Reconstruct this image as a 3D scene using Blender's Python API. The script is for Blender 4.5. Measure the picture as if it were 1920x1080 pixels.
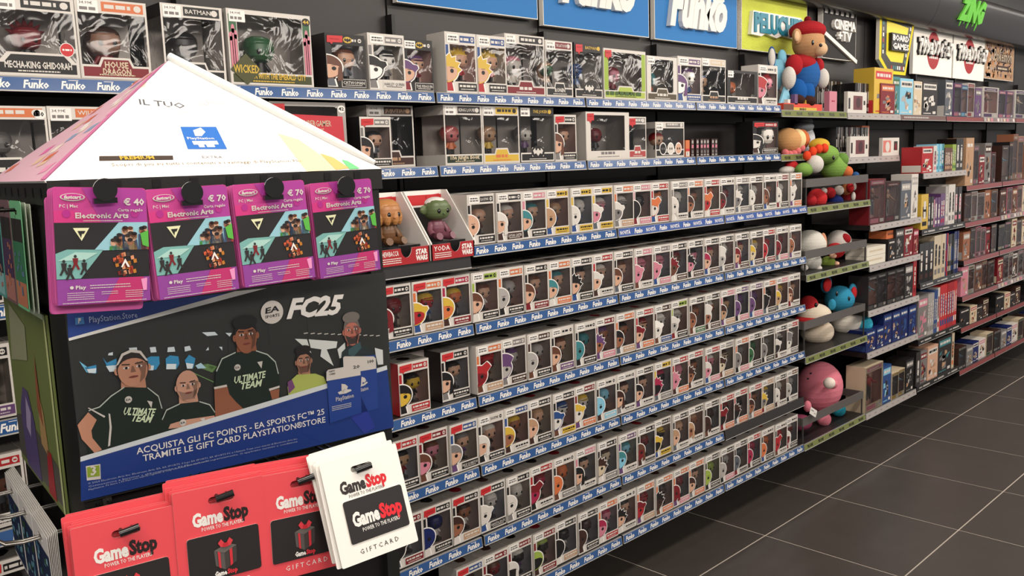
import bpy, math, random
from mathutils import Vector, Matrix
from mathutils.geometry import tessellate_polygon
for o in list(bpy.data.objects): bpy.data.objects.remove(o)
SC = bpy.context.scene
COL = SC.collection
# ---------------------------------------------------------------- camera
cam_d = bpy.data.cameras.new('camera'); cam = bpy.data.objects.new('camera', cam_d); COL.objects.link(cam)
YAW, PIT, ROL = 0.771937, 0.142190, -0.0343105
fw = Vector((math.sin(YAW)*math.cos(PIT), math.cos(YAW)*math.cos(PIT), -math.sin(PIT)))
r0 = Vector((math.cos(YAW), -math.sin(YAW), 0)); u0 = r0.cross(fw)
cr, sr = math.cos(ROL), math.sin(ROL)
cr_, cu_ = r0*cr+u0*sr, u0*cr-r0*sr
M = Matrix((cr_, cu_, -fw)).transposed().to_4x4(); M.translation = Vector((0, 0, 1.6716))
cam.matrix_world = M
cam_d.sensor_width = 36.0; cam_d.lens = 1653.755/1920*36; cam_d.clip_start = .05; cam_d.clip_end = 60
SC.camera = cam
# ---------------------------------------------------------------- world, lights, exposure
W = bpy.data.worlds.new('world'); SC.world = W; W.use_nodes = True
W.node_tree.nodes['Background'].inputs[0].default_value = (.92, .90, .88, 1)
W.node_tree.nodes['Background'].inputs[1].default_value = .40
SC.view_settings.view_transform = 'Standard'; SC.view_settings.look = 'None'
SC.view_settings.gamma = 1.0; SC.view_settings.use_curve_mapping = False
SC.view_settings.exposure = -0.12
def area(x, y, z, sx, sy, power, col=(1, .91, .82), rot=(0, 0, 0)):
    l = bpy.data.lights.new('ceiling_and_fill_light', 'AREA'); l.shape = 'RECTANGLE'; l.size = sx; l.size_y = sy
    l.energy = power; l.color = col; o = bpy.data.objects.new('ceiling_and_fill_light', l); COL.objects.link(o)
    o.location = (x, y, z); o.rotation_euler = rot; return o
for i in range(6):
    area(-.6+2.0*i, .55, 2.98, 1.1, .30, 23, rot=(.42, 0, 0))
    area(-1.6+2.0*i, -1.9, 2.95, 1.4, .5, 32, rot=(.95, 0, 0))  # unseen fill row, added to brighten box fronts and interiors
area(.45, .75, 2.9, .3, .3, 6)                       # lamp over the card stand
area(8.0, -.6, 2.98, 3.0, .5, 30)
# ---------------------------------------------------------------- colours and materials
def lin(c): return tuple(((v/255)/12.92 if v/255 <= .04045 else ((v/255+.055)/1.055)**2.4) for v in c)+(1.0,)
def mat(name, rough=.5, metal=0., spec=.5, bump=0., bscale=200., coat=0., noise=0.):
    m = bpy.data.materials.new(name); m.use_nodes = True; nt = m.node_tree; b = nt.nodes['Principled BSDF']
    a = nt.nodes.new('ShaderNodeAttribute'); a.attribute_name = 'Col'
    b.inputs['Roughness'].default_value = rough; b.inputs['Metallic'].default_value = metal
    b.inputs['Specular IOR Level'].default_value = spec; b.inputs['Coat Weight'].default_value = coat
    out = a.outputs['Color']
    tc = None
    if bump or noise: tc = nt.nodes.new('ShaderNodeTexCoord')
    if noise:
        n = nt.nodes.new('ShaderNodeTexNoise'); n.inputs['Scale'].default_value = 9; n.inputs['Detail'].default_value = 6
        nt.links.new(tc.outputs['Object'], n.inputs['Vector'])
        mr = nt.nodes.new('ShaderNodeMapRange'); mr.inputs[3].default_value = 1-noise; mr.inputs[4].default_value = 1+noise
        nt.links.new(n.outputs[0], mr.inputs[0])
        mx = nt.nodes.new('ShaderNodeVectorMath'); mx.operation = 'SCALE'
        nt.links.new(out, mx.inputs[0]); nt.links.new(mr.outputs[0], mx.inputs['Scale']); out = mx.outputs[0]
    nt.links.new(out, b.inputs['Base Color'])
    if bump:
        n = nt.nodes.new('ShaderNodeTexNoise'); n.inputs['Scale'].default_value = bscale; n.inputs['Detail'].default_value = 3
        bp = nt.nodes.new('ShaderNodeBump'); bp.inputs['Strength'].default_value = bump; bp.inputs['Distance'].default_value = .004
        nt.links.new(tc.outputs['Object'], n.inputs['Vector'])
        nt.links.new(n.outputs[0], bp.inputs['Height']); nt.links.new(bp.outputs[0], b.inputs['Normal'])
    return m
MT = dict(print=mat('printed_card', .42, spec=.4), card=mat('matte_card', .7, spec=.3), gloss=mat('glossy_plastic', .16, coat=.3),
          vinyl=mat('vinyl', .38), plush=mat('plush', .95, spec=.15, bump=.7, bscale=260), metal=mat('steel', .3, metal=1.),
          paint=mat('powder_coat', .45, spec=.4, bump=.05, bscale=400), wall=mat('wall_panel', .42, spec=.35, noise=.10, bump=.03, bscale=60),
          tile=mat('slate_tile', .34, spec=.45, noise=.16, bump=.06, bscale=60), grout=mat('grout', .85), fuzz=mat('fuzzy_board', .95, bump=1., bscale=150, noise=.18),
          fascia=mat('fascia', .3, spec=.5))
def clear(name, bump, scale, rough, tint=(.97, .97, .97), fk=1., ior=1.5):
    m = bpy.data.materials.new(name); m.use_nodes = True; nt = m.node_tree; nt.nodes.clear()
    o = nt.nodes.new('ShaderNodeOutputMaterial'); t = nt.nodes.new('ShaderNodeBsdfTransparent'); g = nt.nodes.new('ShaderNodeBsdfGlossy')
    mx = nt.nodes.new('ShaderNodeMixShader'); f = nt.nodes.new('ShaderNodeFresnel'); f.inputs[0].default_value = ior
    t.inputs[0].default_value = (*tint, 1); g.inputs['Roughness'].default_value = rough
    tc = nt.nodes.new('ShaderNodeTexCoord'); n = nt.nodes.new('ShaderNodeTexNoise'); n.inputs['Scale'].default_value = scale
    n.inputs['Detail'].default_value = 2; n.inputs['Distortion'].default_value = 1.2
    b = nt.nodes.new('ShaderNodeBump'); b.inputs['Strength'].default_value = bump; b.inputs['Distance'].default_value = .01
    L = nt.links.new
    L(tc.outputs['Object'], n.inputs[0]); L(n.outputs[0], b.inputs['Height']); L(b.outputs[0], g.inputs['Normal']); L(b.outputs[0], f.inputs['Normal'])
    mm = nt.nodes.new('ShaderNodeMath'); mm.operation = 'MULTIPLY'; mm.inputs[1].default_value = fk; L(f.outputs[0], mm.inputs[0]); L(mm.outputs[0], mx.inputs[0]); L(t.outputs[0], mx.inputs[1]); L(g.outputs[0], mx.inputs[2]); L(mx.outputs[0], o.inputs[0])
    return m
MT['window'] = clear('clear_window', .25, 14, .08); MT['crinkle'] = clear('crinkled_film', .6, 13, .09, ior=1.55); MT['acrylic'] = clear('acrylic', .02, 5, .03, tint=(.99, .99, .99), fk=.32)
def emis(name, c, s):
    m = bpy.data.materials.new(name); m.use_nodes = True; b = m.node_tree.nodes['Principled BSDF']
    b.inputs['Emission Color'].default_value = (*c, 1); b.inputs['Emission Strength'].default_value = s; return m
MT['lamp'] = emis('lamp_diffuser', (1, .95, .88), 5)
P = dict(k=(26, 24, 25), K=(44, 40, 40), w=(212, 206, 198), W=(238, 234, 228), g=(120, 116, 114), G=(170, 165, 160), b=(98, 60, 44), n=(62, 38, 32),
         t=(180, 142, 110), y=(208, 172, 62), o=(206, 112, 66), r=(170, 38, 44), R=(196, 46, 50), d=(120, 26, 34), p=(202, 126, 142), v=(98, 66, 110), c=(62, 128, 134),
         l=(130, 190, 214), u=(42, 74, 130), U=(24, 36, 92), e=(54, 100, 64), m=(162, 38, 72), s=(208, 164, 138), S=(150, 96, 70), i=(150, 172, 74), B=(50, 88, 142), T=(205, 188, 160), q=(88, 92, 100))
NM = dict(k='black', K='charcoal', w='white', W='white', g='grey', G='light grey', b='brown', n='dark brown', t='tan', y='yellow', o='orange', r='red', R='bright red', d='dark red',
          p='pink', v='purple', c='teal', l='pale blue', u='blue', U='navy', e='green', m='crimson', s='peach', S='bronze', i='lime', B='blue', T='cream', q='slate')
def C(c): return lin(P[c]) if isinstance(c, str) else (lin(c) if len(c) == 3 else c)
# ---------------------------------------------------------------- mesh builder
X, Y, Z = Vector((1, 0, 0)), Vector((0, 1, 0)), Vector((0, 0, 1))
class F:
    def __init__(s, o, r=X, u=Z): s.o = Vector(o); s.r = Vector(r).normalized(); s.u = Vector(u).normalized(); s.n = s.r.cross(s.u)
    def p(s, a, b, c=0.): return s.o+s.r*a+s.u*b+s.n*c
    def at(s, a, b, c=0., rot=0.):
        return F(s.p(a, b, c), s.r*math.cos(rot)+s.u*math.sin(rot), s.u*math.cos(rot)-s.r*math.sin(rot))
LY = .00035
_gc = {}
def glyphs(t, bold=0., shear=0., ext=0., res=1):
    k = (t, bold, shear, ext, res)
    if k not in _gc:
        c = bpy.data.curves.new('txt', 'FONT'); c.body = t; c.resolution_u = res; c.offset = bold; c.shear = shear; c.extrude = ext
        o = bpy.data.objects.new('txt', c); m = o.to_mesh()
        vs = [(v.co.x/.69, v.co.y/.69, v.co.z) for v in m.vertices]; fs = [tuple(p.vertices) for p in m.polygons]
        o.to_mesh_clear(); bpy.data.objects.remove(o); bpy.data.curves.remove(c)
        x0 = min([v[0] for v in vs] or [0]); x1 = max([v[0] for v in vs] or [1])
        _gc[k] = ([(a-x0, b, z) for a, b, z in vs], fs, max(x1-x0, 1e-3))
    return _gc[k]
class MB:
    def __init__(s): s.v = []; s.f = []; s.c = []; s.m = []; s.sm = []
    def add(s, vs, fs, col, m='print', smooth=False):
        b = len(s.v); s.v += [tuple(v) for v in vs]; col = C(col)
        for f in fs: s.f.append(tuple(i+b for i in f)); s.c.append(col); s.m.append(m); s.sm.append(smooth)
    def box(s, x0, x1, y0, y1, z0, z1, col, m='print', fr=None, skip=''):
        vs = [(x, y, z) for x in (x0, x1) for y in (y0, y1) for z in (z0, z1)]
        if fr: vs = [fr.p(v[0], v[2], -v[1]) for v in vs]
        fs = dict(l=(0, 1, 3, 2), r=(4, 6, 7, 5), f=(0, 4, 5, 1), b=(2, 3, 7, 6), d=(0, 2, 6, 4), t=(1, 5, 7, 3))
        s.add(vs, [f for k, f in fs.items() if k not in skip], col, m)
    def art(s, fr, pts, col, lay=0, m='print'):
        s.add([fr.p(a, b, lay*LY) for a, b in pts], [tuple(range(len(pts)))], col, m)
    def rect(s, fr, x0, x1, y0, y1, col, lay=0, m='print'): s.art(fr, [(x0, y0), (x1, y0), (x1, y1), (x0, y1)], col, lay, m)
    def ell(s, fr, cx, cy, rx, ry, col, lay=0, n=16, a0=0, a1=2*math.pi, m='print'):
        k = n if a1-a0 > 6.28 else n+1
        s.art(fr, [(cx+rx*math.cos(a0+(a1-a0)*i/n), cy+ry*math.sin(a0+(a1-a0)*i/n)) for i in range(k)], col, lay, m)
    def poly(s, fr, outer, col, th=0., hole=None, m='print', lay=0, side=None):
        L = [[Vector((a, b, 0)) for a, b in outer]]+([[Vector((a, b, 0)) for a, b in hole]] if hole else [])
        flat = [v for l in L for v in l]; tris = tessellate_polygon(L)
        tt = []
        for t in tris:
            a, b, c = (flat[i] for i in t)
            tt.append(t if (b-a).cross(c-a).z > 0 else (t[0], t[2], t[1]))
        s.add([fr.p(v.x, v.y, lay*LY) for v in flat], tt, col, m)
        if th:
            s.add([fr.p(v.x, v.y, lay*LY-th) for v in flat], [(a, c, b) for a, b, c in tt], side or col, m)
            for l in L:
                n = len(l); s.add([fr.p(v.x, v.y, lay*LY) for v in l]+[fr.p(v.x, v.y, lay*LY-th) for v in l],
                                  [(i, i+n, (i+1) % n+n, (i+1) % n) for i in range(n)], side or col, m)
    def text(s, fr, x, y, h, t, col, lay=1, w=None, bold=.012, shear=0., ext=0., m='print', ctr=False, res=1):
        vs, fs, tw = glyphs(t, bold, shear, 1. if ext else 0., res); sx = (w/tw) if w else h
        ox = x-(tw*sx/2 if ctr else 0)
        s.add([fr.p(ox+a*sx, y+b*h, lay*LY+(z+1)*ext/2 if ext else lay*LY) for a, b, z in vs], fs, col, m)
    def bars(s, fr, x0, x1, y, h, col, lay=1, seed=0, m='print'):
        R = random.Random(seed); x = x0
        while x < x1-h*.3:
            w = min(h*R.uniform(.8, 2.6), x1-x); s.rect(fr, x, x+w, y, y+h, col, lay, m); x += w+h*.45
    def ball(s, c, r, col, m='vinyl', seg=12, ring=8, rot=None, fcol=None, pw=1., zmin=-1.1, zmax=1.1):
        r = (r, r, r) if isinstance(r, (int, float)) else r; vs = []; c = Vector(c)
        def sp(v): return math.copysign(abs(v)**pw, v)
        for i in range(ring+1):
            ph = -math.pi/2+math.pi*i/ring
            for j in range(seg):
                th = 2*math.pi*j/seg; q = Vector((r[0]*sp(math.cos(ph))*sp(math.cos(th)), r[1]*sp(math.cos(ph))*sp(math.sin(th)), r[2]*sp(math.sin(ph))))
                if rot: q = rot @ q
                vs.append(c+q)
        for i in range(ring):
            zc = math.sin(-math.pi/2+math.pi*(i+.5)/ring)
            if not zmin <= zc <= zmax: continue
            fs = [(i*seg+j, i*seg+(j+1) % seg, (i+1)*seg+(j+1) % seg, (i+1)*seg+j) for j in range(seg)]
            b = len(s.v); s.v += [tuple(v) for v in vs] if fs else []
            cc = C(fcol(zc) if fcol else col)
            for f in fs: s.f.append(tuple(k+b for k in f)); s.c.append(cc); s.m.append(m); s.sm.append(True)
    def tube(s, pts, r, col, m='metal', n=8, cap=True):
        pts = [Vector(p) for p in pts]; vs = []; rr = r if isinstance(r, (list, tuple)) else [r]*len(pts)
        for i, p in enumerate(pts):
            d = (pts[min(i+1, len(pts)-1)]-pts[max(i-1, 0)]).normalized(); a = d.cross(Z if abs(d.z) < .9 else X).normalized(); b = d.cross(a)
            vs += [p+(a*math.cos(2*math.pi*j/n)+b*math.sin(2*math.pi*j/n))*rr[i] for j in range(n)]
        fs = [(i*n+j, (i+1)*n+j, (i+1)*n+(j+1) % n, i*n+(j+1) % n) for i in range(len(pts)-1) for j in range(n)]
        s.add(vs, fs, col, m, True)
        if cap: s.add(vs, [tuple(range(n)), tuple(range(len(vs)-1, len(vs)-n-1, -1))], col, m)
    def build(s, name, parent=None, loc=(0, 0, 0), rz=0.):
        me = bpy.data.meshes.new(name); me.from_pydata(s.v, [], s.f)
        ms = []; [ms.append(k) for k in s.m if k not in ms]
        for k in ms: me.materials.append(MT[k])
        me.polygons.foreach_set('material_index', [ms.index(k) for k in s.m]); me.polygons.foreach_set('use_smooth', s.sm)
        ca = me.color_attributes.new('Col', 'FLOAT_COLOR', 'CORNER'); buf = []
        for f, c in zip(s.f, s.c): buf.extend(c*len(f))
        ca.data.foreach_set('color', buf); me.update()
        o = bpy.data.objects.new(name, me); COL.objects.link(o); o.location = loc; o.rotation_euler = (0, 0, rz)
        if name in ('rail_print', 'roof_print', 'box_print', 'poster_print', 'patchwork_print', 'border_print', 'lettering', 'disc_print'): o['kind'] = 'stuff'
        if parent: o.parent = parent
        return o
def tag(o, label, cat, group=None, kind=None):
    if label: o['label'] = label
    if cat: o['category'] = cat
    if group: o['group'] = group
    if kind: o['kind'] = kind
    return o
def empty(name, loc, rz=0.):
    o = bpy.data.objects.new(name, None); COL.objects.link(o); o.location = loc; o.rotation_euler = (0, 0, rz); o.empty_display_size = .02; return o
def dup(o, loc=None, parent=None):
    c = o.copy(); COL.objects.link(c)
    if loc is not None: c.location = loc
    if parent: c.parent = parent
    for ch in [x for x in bpy.data.objects if x.parent == o]: dup(ch, None, c)
    return c
def ordn(n): return '%d%s' % (n, 'th' if 10 <= n % 100 <= 20 else {1: 'st', 2: 'nd', 3: 'rd'}.get(n % 10, 'th'))
WORD = ['first', 'second', 'third', 'fourth', 'fifth', 'sixth', 'seventh', 'eighth']
# ---------------------------------------------------------------- room shell
def struct(o): o['kind'] = 'structure'; return o
b = MB(); b.box(-2, 13, -3.2, 2.46, -.06, -.001, (186, 176, 164), 'grout'); floor = struct(b.build('floor'))
T0X, T0Y, TS, GR = 3.3528, 1.8949, .6, .0030
tm = MB(); tm.box(GR, TS-GR, GR, TS-GR, -.02, 0, (66, 61, 57), 'tile'); 
t0 = None
for i in range(-9, 17):
    for j in range(-9, 1):
        if t0 is None: t0 = tm.build('tile', floor); o = t0
        else: o = t0.copy(); COL.objects.link(o); o.parent = floor
        o.location = (T0X+i*TS, T0Y+j*TS, 0)
BAY = .72; BX = [.3785+BAY*i for i in range(12)]      # bay boundaries .38 1.10 1.82 2.54 3.26 3.98 4.70 5.42 6.14 6.86 7.58 8.30
BX[5:] = [3.985, 4.693, 5.405, 6.125, 6.835, 7.545, 8.26]
b = MB(); b.box(-2, 13, 2.43, 2.5, -.02, 3.2, (20, 19, 19), 'wall'); wall = struct(b.build('wall_back'))
edges = [-1.06, -.34]+BX+[8.97, 9.68, 10.39, 11.1]
for a, c in zip(edges, edges[1:]):
    b = MB(); b.box(a+.004, c-.004, 2.415, 2.43, 1.0, 2.62, (50, 47, 46), 'wall'); b.build('panel', wall)
b = MB(); b.box(-2, 13, 2.36, 2.43, 0, .185, (16, 15, 15), 'paint'); struct(b.build('baseboard_back'))
# curved fascia above the signs, in panels
prof = [(2.42, 2.452), (2.30, 2.446), (2.285, 2.455), (2.262, 2.485), (2.24, 2.525), (2.222, 2.575), (2.212, 2.63), (2.21, 2.672), (2.225, 2.68), (2.42, 2.68)]
fas = None
for k, (a, c) in enumerate([(-2, .4), (.4, 2.2), (2.2, 4.0), (4.0, 6.05), (6.05, 8.1), (8.1, 10.2), (10.2, 13)]):
    b = MB(); a += .003; n = len(prof)
    b.add([(xx, y, z) for xx in (a, c) for y, z in prof], [(i, i+n, i+1+n, i+1) for i in range(n-1)], (50, 46, 46), 'fascia', True)
    b.add([(xx, y, z) for xx in (a, c) for y, z in prof], [tuple(range(n)), tuple(range(2*n-1, n-1, -1))], (40, 38, 38), 'fascia')
    if fas is None: fas = struct(b.build('trim_fascia'))
    else: b.build('panel', fas)
b = MB(); b.box(-2, 13, -3.2, 2.5, 3.1, 3.16, (205, 200, 192), 'card'); struct(b.build('ceiling'))
b = MB(); b.box(3, 12, 1.45, 1.6, 3.05, 3.1, 'W', 'lamp'); tag(b.build('strip_light'), 'long white strip light on the ceiling above the dark curved fascia', 'light')
# ---------------------------------------------------------------- signs
def sign(name, x0, x1, z0, z1, face, label, m='card', th=.022, y=2.40, pts=None):
    b = MB(); fr = F((x0, y-th, z0)); w, h = x1-x0, z1-z0
    if pts: b.poly(fr, pts, face, th, m=m, side=(230, 225, 215))
    else:
        b.box(0, w, 0, th, 0, h, (232, 228, 220), m, fr); b.rect(fr, .003, w-.003, .003, h-.003, face, 1, m)
    o = b.build(name); tag(o, label, 'sign', 'signs above the shelves'); return o, F((x0, y-th, z0)), w, h
for k, (a, c, z0, lx) in enumerate([(1.115, 1.795, 2.205, 'leftmost, cut off by the photo\'s top edge'), (1.835, 2.50, 2.20, 'second from left, its corner at the photo\'s top'), (2.53, 3.195, 2.182, 'third from left, above the yellow strips'), (3.235, 3.905, 2.180, 'rightmost, beside the yellow-green board')][1:]):
    o, fr, w, h = sign('sign_board', a, c, z0, z0+.30, (54, 122, 186), 'sky blue sign board with raised white script lettering, '+['leftmost of the three', 'middle one of three', 'rightmost, beside the yellow-green board'][k])
    zt = [.075, .075, .075][k]
    b = MB(); b.text(fr, .085, zt+(.028 if k < 2 else .0), .165, 'Funko', 'W', 2, w=.46, bold=.055, shear=.28, ext=.022, m='card', res=3); b.build('lettering', o)
    if k == 2:
        b = MB(); f2 = fr.at(.52, .215, .001, .5); b.rect(f2, -.06, .03, -.02, .035, 'W', 3); b.poly(f2, [(0, 0), (.05, 0), (.05, .06), (0, .06)], 'W', .01, lay=30); b.build('tag_shape', o)
o, fr, w, h = sign('sign_board', 3.945, 4.61, 2.180, 2.50, (206, 214, 84), 'yellow-green textured sign board with raised teal lettering', 'fuzz')
b = MB(); bk = fr.at(.055, .075)
b.poly(bk, [(0, .0), (.1, -.004), (.14, .012), (.25, -.004), (.3, .012), (.52, -.002), (.535, .1), (.5, .118), (.02, .115)], 'W', .02, lay=60); b.build('letter_outline', o)
b = MB(); b.text(bk, .025, .018, .085, 'PELUCHES', (30, 128, 150), 61, w=.49, bold=.05, ext=.006, res=2); b.build('lettering', o)
o, fr, w, h = sign('sign_board', 4.775, 5.19, 2.185, 2.50, (44, 42, 42), 'charcoal clapperboard-shaped sign with white letters and diagonal white bar', th=.03)
b = MB(); b.text(fr, .10, .165, .05, 'CINEMA', 'W', 1, w=.27, bold=.03, ext=.02, res=2); b.text(fr, .15, .105, .05, '+TV', 'W', 1, w=.17, bold=.03, ext=.02, res=2); b.build('lettering', o)
b = MB()
for i in range(6): b.art(fr, [(.02+.065*i, .245), (.055+.065*i, .245), (.065+.065*i, .285), (.03+.065*i, .285)], 'W', 2)
b.build('clapper_stripes', o)
b = MB(); b.box(0, .43, -.012, .0, 0, .022, 'W', 'card', fr.at(.0, .125, .0, -.33)); b.build('clapper_bar', o)
o, fr, w, h = sign('sign_board', 5.44, 5.975, 2.13, 2.50, (226, 206, 40), 'yellow shield-shaped sign with black patterned border', pts=[(0, .08), (.13, .0), (.40, .0), (.535, .36), (.0, .385)], y=2.36)
b = MB(); b.art(fr, [(.03, .095), (.14, .02), (.38, .02), (.50, .345), (.03, .365)], (52, 50, 46), 1)
b.art(fr, [(.10, .115), (.17, .075), (.35, .075), (.43, .295), (.10, .315)], (232, 214, 44), 2)
R = random.Random(4)
for i in range(26):
    t = i/26; x, y = [(.04+.42*t*4, .33-.0*t) if t < .25 else ((.46-.1*(t-.25)*4, .3-.27*(t-.25)*4) if t < .5 else ((.36-.2*(t-.5)*4, .03) if t < .75 else (.045, .1+.22*(t-.75)*4)))][0]
    b.rect(fr, x, x+.018, y, y+.022, R.choice('WrcyWG'), 2)
b.build('border_print', o)
b = MB(); b.poly(fr, [(.13, .14), (.39, .14), (.39, .245), (.13, .245)], 'k', .02, lay=60); b.text(fr, .14, .2, .034, 'BOARD', 'W', 61, w=.24, bold=.03, ext=.004); b.text(fr, .14, .15, .034, 'GAMES', 'W', 61, w=.24, bold=.03, ext=.004); b.build('lettering', o)
for k, (a, c) in enumerate([(6.055, 6.745), (6.77, 7.41)]):
    o, fr, w, h = sign('sign_board', a, c, 2.155, 2.49, (246, 242, 232), 'white sign board with red disc and Japanese characters, beside the '+['yellow shield sign', 'brown patchwork sign'][k])
    b = MB(); b.ell(fr, w/2, h*.50, .115, .125, 'r', 2, 24); b.bars(fr, w/2-.07, w/2+.08, h*.34, .016, 'W', 3, 3); b.build('disc_print', o)
    b = MB(); b.text(fr, .05, h*.43, .078, 'アクションフィギュア', 'k', 3, w=.60, bold=.10, ext=.014); b.text(fr, .054, h*.433, .076, 'アクションフィギュア', 'W', 3, w=.595, bold=.06, ext=.024); b.build('lettering', o)
o, fr, w, h = sign('sign_board', 7.425, 8.11, 2.18, 2.49, (176, 140, 108), 'brown patchwork sign board with outlined lettering, rightmost above the shelves')
b = MB(); R = random.Random(9)
for i in range(160):
    x, y = R.uniform(.01, w-.06), R.uniform(.01, h-.04); b.art(fr, [(x, y), (x+R.uniform(.015, .05), y+R.uniform(-.006, .01)), (x+R.uniform(.02, .05), y+.03), (x+.002, y+R.uniform(.012, .03))], R.choice([(196, 160, 124), (150, 108, 84), (214, 186, 156), (186, 120, 70), (120, 96, 96), (160, 150, 150)]), 2)
b.build('patchwork_print', o)
b = MB(); b.text(fr, .2, .14, .09, 'Pokémon', 'n', 4, w=.42, bold=.06); b.text(fr, .205, .143, .09, 'Pokémon', 'T', 5, w=.42, bold=.0); b.rect(fr, .26, .56, .07, .11, 'n', 4); b.bars(fr, .3, .52, .082, .014, 'T', 5, 2); b.build('lettering', o)
b = MB(); fz = F((6.42, 2.243, 2.505), X, Vector((0, -.25, .97)))
b.text(fz, 0, .02, .125, 'ZING', (110, 205, 70), 1, w=.44, bold=.07, ext=.012)
for x, d in ((.06, .03), (.13, .01), (.2, .035), (.3, .015), (.36, .04)): b.poly(fz, [(x, .03), (x-.008+.008, -d), (x+.03, .03)], (110, 205, 70), .006, lay=15)
b.bars(fz.at(.47, .02, 0, 1.57), 0, .12, 0, .012, 'G', 2, 1)
tag(b.build('wall_logo'), 'lime green dripping graffiti lettering on the dark curved fascia', 'logo')
# ---------------------------------------------------------------- shelves
def shelf(a, c, z, yf, kind, label, nm=None):
    """one metal shelf between two uprights with its price rail"""
    a += .005; c -= .005
    b = MB(); b.box(a, c, yf+.006, 2.412, z-.012, z+.015, (30, 28, 28), 'paint'); b.box(a+.01, c-.01, 2.385, 2.412, z-.06, z-.012, (26, 25, 25), 'paint')
    s = tag(b.build('shelf'), label, 'shelf', 'wall shelves')
    b = MB(); pal = dict(blue='B', nov=(62, 92, 160), blk=(52, 50, 50), green=(122, 130, 74), pale=(176, 168, 164), dark=(24, 22, 22), brown=(112, 84, 78), red=(138, 62, 62), mix=(150, 120, 120), lite=(84, 130, 176))
    t = .034 if kind != 'blk' else .045
    f = F((a, yf, z-t/2), X, Vector((0, .12, 1))); w = c-a
    b.box(0, w, 0, .006, 0, t, (150, 148, 146) if kind not in ('dark', 'blk', 'red') else (50, 46, 46), 'gloss', f)
    b.rect(f, .002, w-.002, .003, t-.003, pal[kind], 1, 'gloss'); b.rect(f, 0, w, -.0005, .002, (190, 188, 184), 2, 'gloss')
    r = b.build('price_rail', s)
    b = MB()
    if kind in ('blue', 'lite'):
        n = 9
        for i in range(n):
            x = w*(i+.5)/n-.027; b.text(f, x, .008, .017, 'Funko', 'W', 2, w=.054, bold=.035, shear=.25); b.rect(f, x+.018, x+.040, .0268, .028, 'W', 2)
    elif kind == 'nov':
        for i in range(9):
            x = w*(i+.5)/9-.024
            if i % 2: b.text(f, x, .008, .017, 'Funko', 'W', 2, w=.05, bold=.035, shear=.25)
            else: b.text(f, x-.006, .009, .014, 'NOVITÀ', 'W', 2, w=.060, bold=.02)
    elif kind == 'green':
        for i in range(6): b.text(f, w*(i+.5)/6-.028, .010, .013, 'PELUCHE', 'k', 2, w=.056, bold=.05)
    elif kind == 'pale':
        for i in range(9): b.bars(f, w*(i+.4)/9, w*(i+.7)/9, .014, .006, 'g', 2, i)
    elif kind == 'dark':
        for i in range(3): b.bars(f, w*(i+.15)/3, w*(i+.35)/3, .013, .008, 'G', 2, i); b.rect(f, w*(i+.4)/3, w*(i+.85)/3, .012, .022, 'G', 2)
    elif kind == 'brown': b.bars(f, .04, w*.6, .012, .010, 'G', 2, 5)
    elif kind == 'mix': [b.rect(f, w*i/10+.01, w*i/10+.05, .006, .028, 'GTpgw'[i % 5], 2) for i in range(10)]
    if b.f: b.build('rail_print', r)
    return s
UB, LB = [1.880, 1.650], [1.399, 1.154, .918, .687, .449, .210]
bayw = ['far left bay', 'bay behind card stand', 'bay right of stand', 'middle blue-strip bay', 'last blue-strip bay']
for k in range(5):
    a, c = BX[k], BX[k+1]
    for i, z in enumerate(UB+LB):
        kind = 'blue'
        if i == 2: kind = 'blk' if k == 1 else ('nov' if k >= 3 else 'blue')
        if i == 6 and k == 4: kind = 'blk'
        cn = {'blue': 'blue script strip', 'nov': 'blue NOVITA strip', 'blk': 'bare dark front'}[kind]
        shelf(a, c, z if kind != 'blk' or k != 1 else 1.372, 2.18 if i < 2 else 2.04, kind, 'shelf with %s, %s from top, %s' % (cn, WORD[i], bayw[k]))
GP = [1.86, 1.645, 1.39, 1.06, .65, .205]
for i, z in enumerate(GP):
    sh = shelf(BX[5], BX[6], z, 2.18 if i < 2 else 2.04, 'green', 'dark shelf with yellow-green strip under plush toys, %s from top' % WORD[i])
    if i > 1:
        zf = [1.52, 1.172, .822, .33][i-2]; b = MB(); b.box(BX[5]+.01, BX[6]-.01, 2.055, 2.063, zf-.02, zf+.02, (92, 88, 86), 'paint')
        for x in (BX[5]+.014, BX[6]-.02): b.box(x, x+.006, 2.056, 2.062, z, zf, (60, 58, 56), 'paint'); b.box(x, x+.006, 2.06, 2.40, zf-.02, zf+.02, (80, 76, 74), 'paint')
        b.build('guard_rail', sh)
GD = [1.855, 1.615, 1.25, 1.03, .78, .545, .20]
for i, z in enumerate(GD): shelf(BX[6], BX[7], z, 2.18 if i < 2 else 2.04, 'pale', 'dark shelf with pale dashed strip, %s from top, film bay' % WORD[i])
GB = [1.855, 1.505, 1.17, .845, .50, .21]
for i, z in enumerate(GB): shelf(BX[7], BX[8], z, 2.18 if i < 1 else 2.04, 'brown' if i == 0 else ('pale' if i == 1 else 'dark'), 'dark shelf with %s strip, %s from top, manga bay' % ('brown' if i == 0 else ('pale' if i == 1 else 'black and white'), WORD[i]))
GRD = [1.853, 1.40, 1.16, .91, .67, .46, .17]
for k in (8, 9, 10):
    for i, z in enumerate(GRD):
        shelf(BX[k], BX[k+1], z, 2.18 if i < 1 else 2.04, 'red' if (k+i) % 2 == 0 or i > 4 or k == 8 else 'mix', 'dark shelf with %s strip, %s from top, %s figure bay' % ('dull red' if (k+i) % 2 == 0 or i > 4 or k == 8 else 'patterned', WORD[i], WORD[k-8]))
b = None
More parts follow.
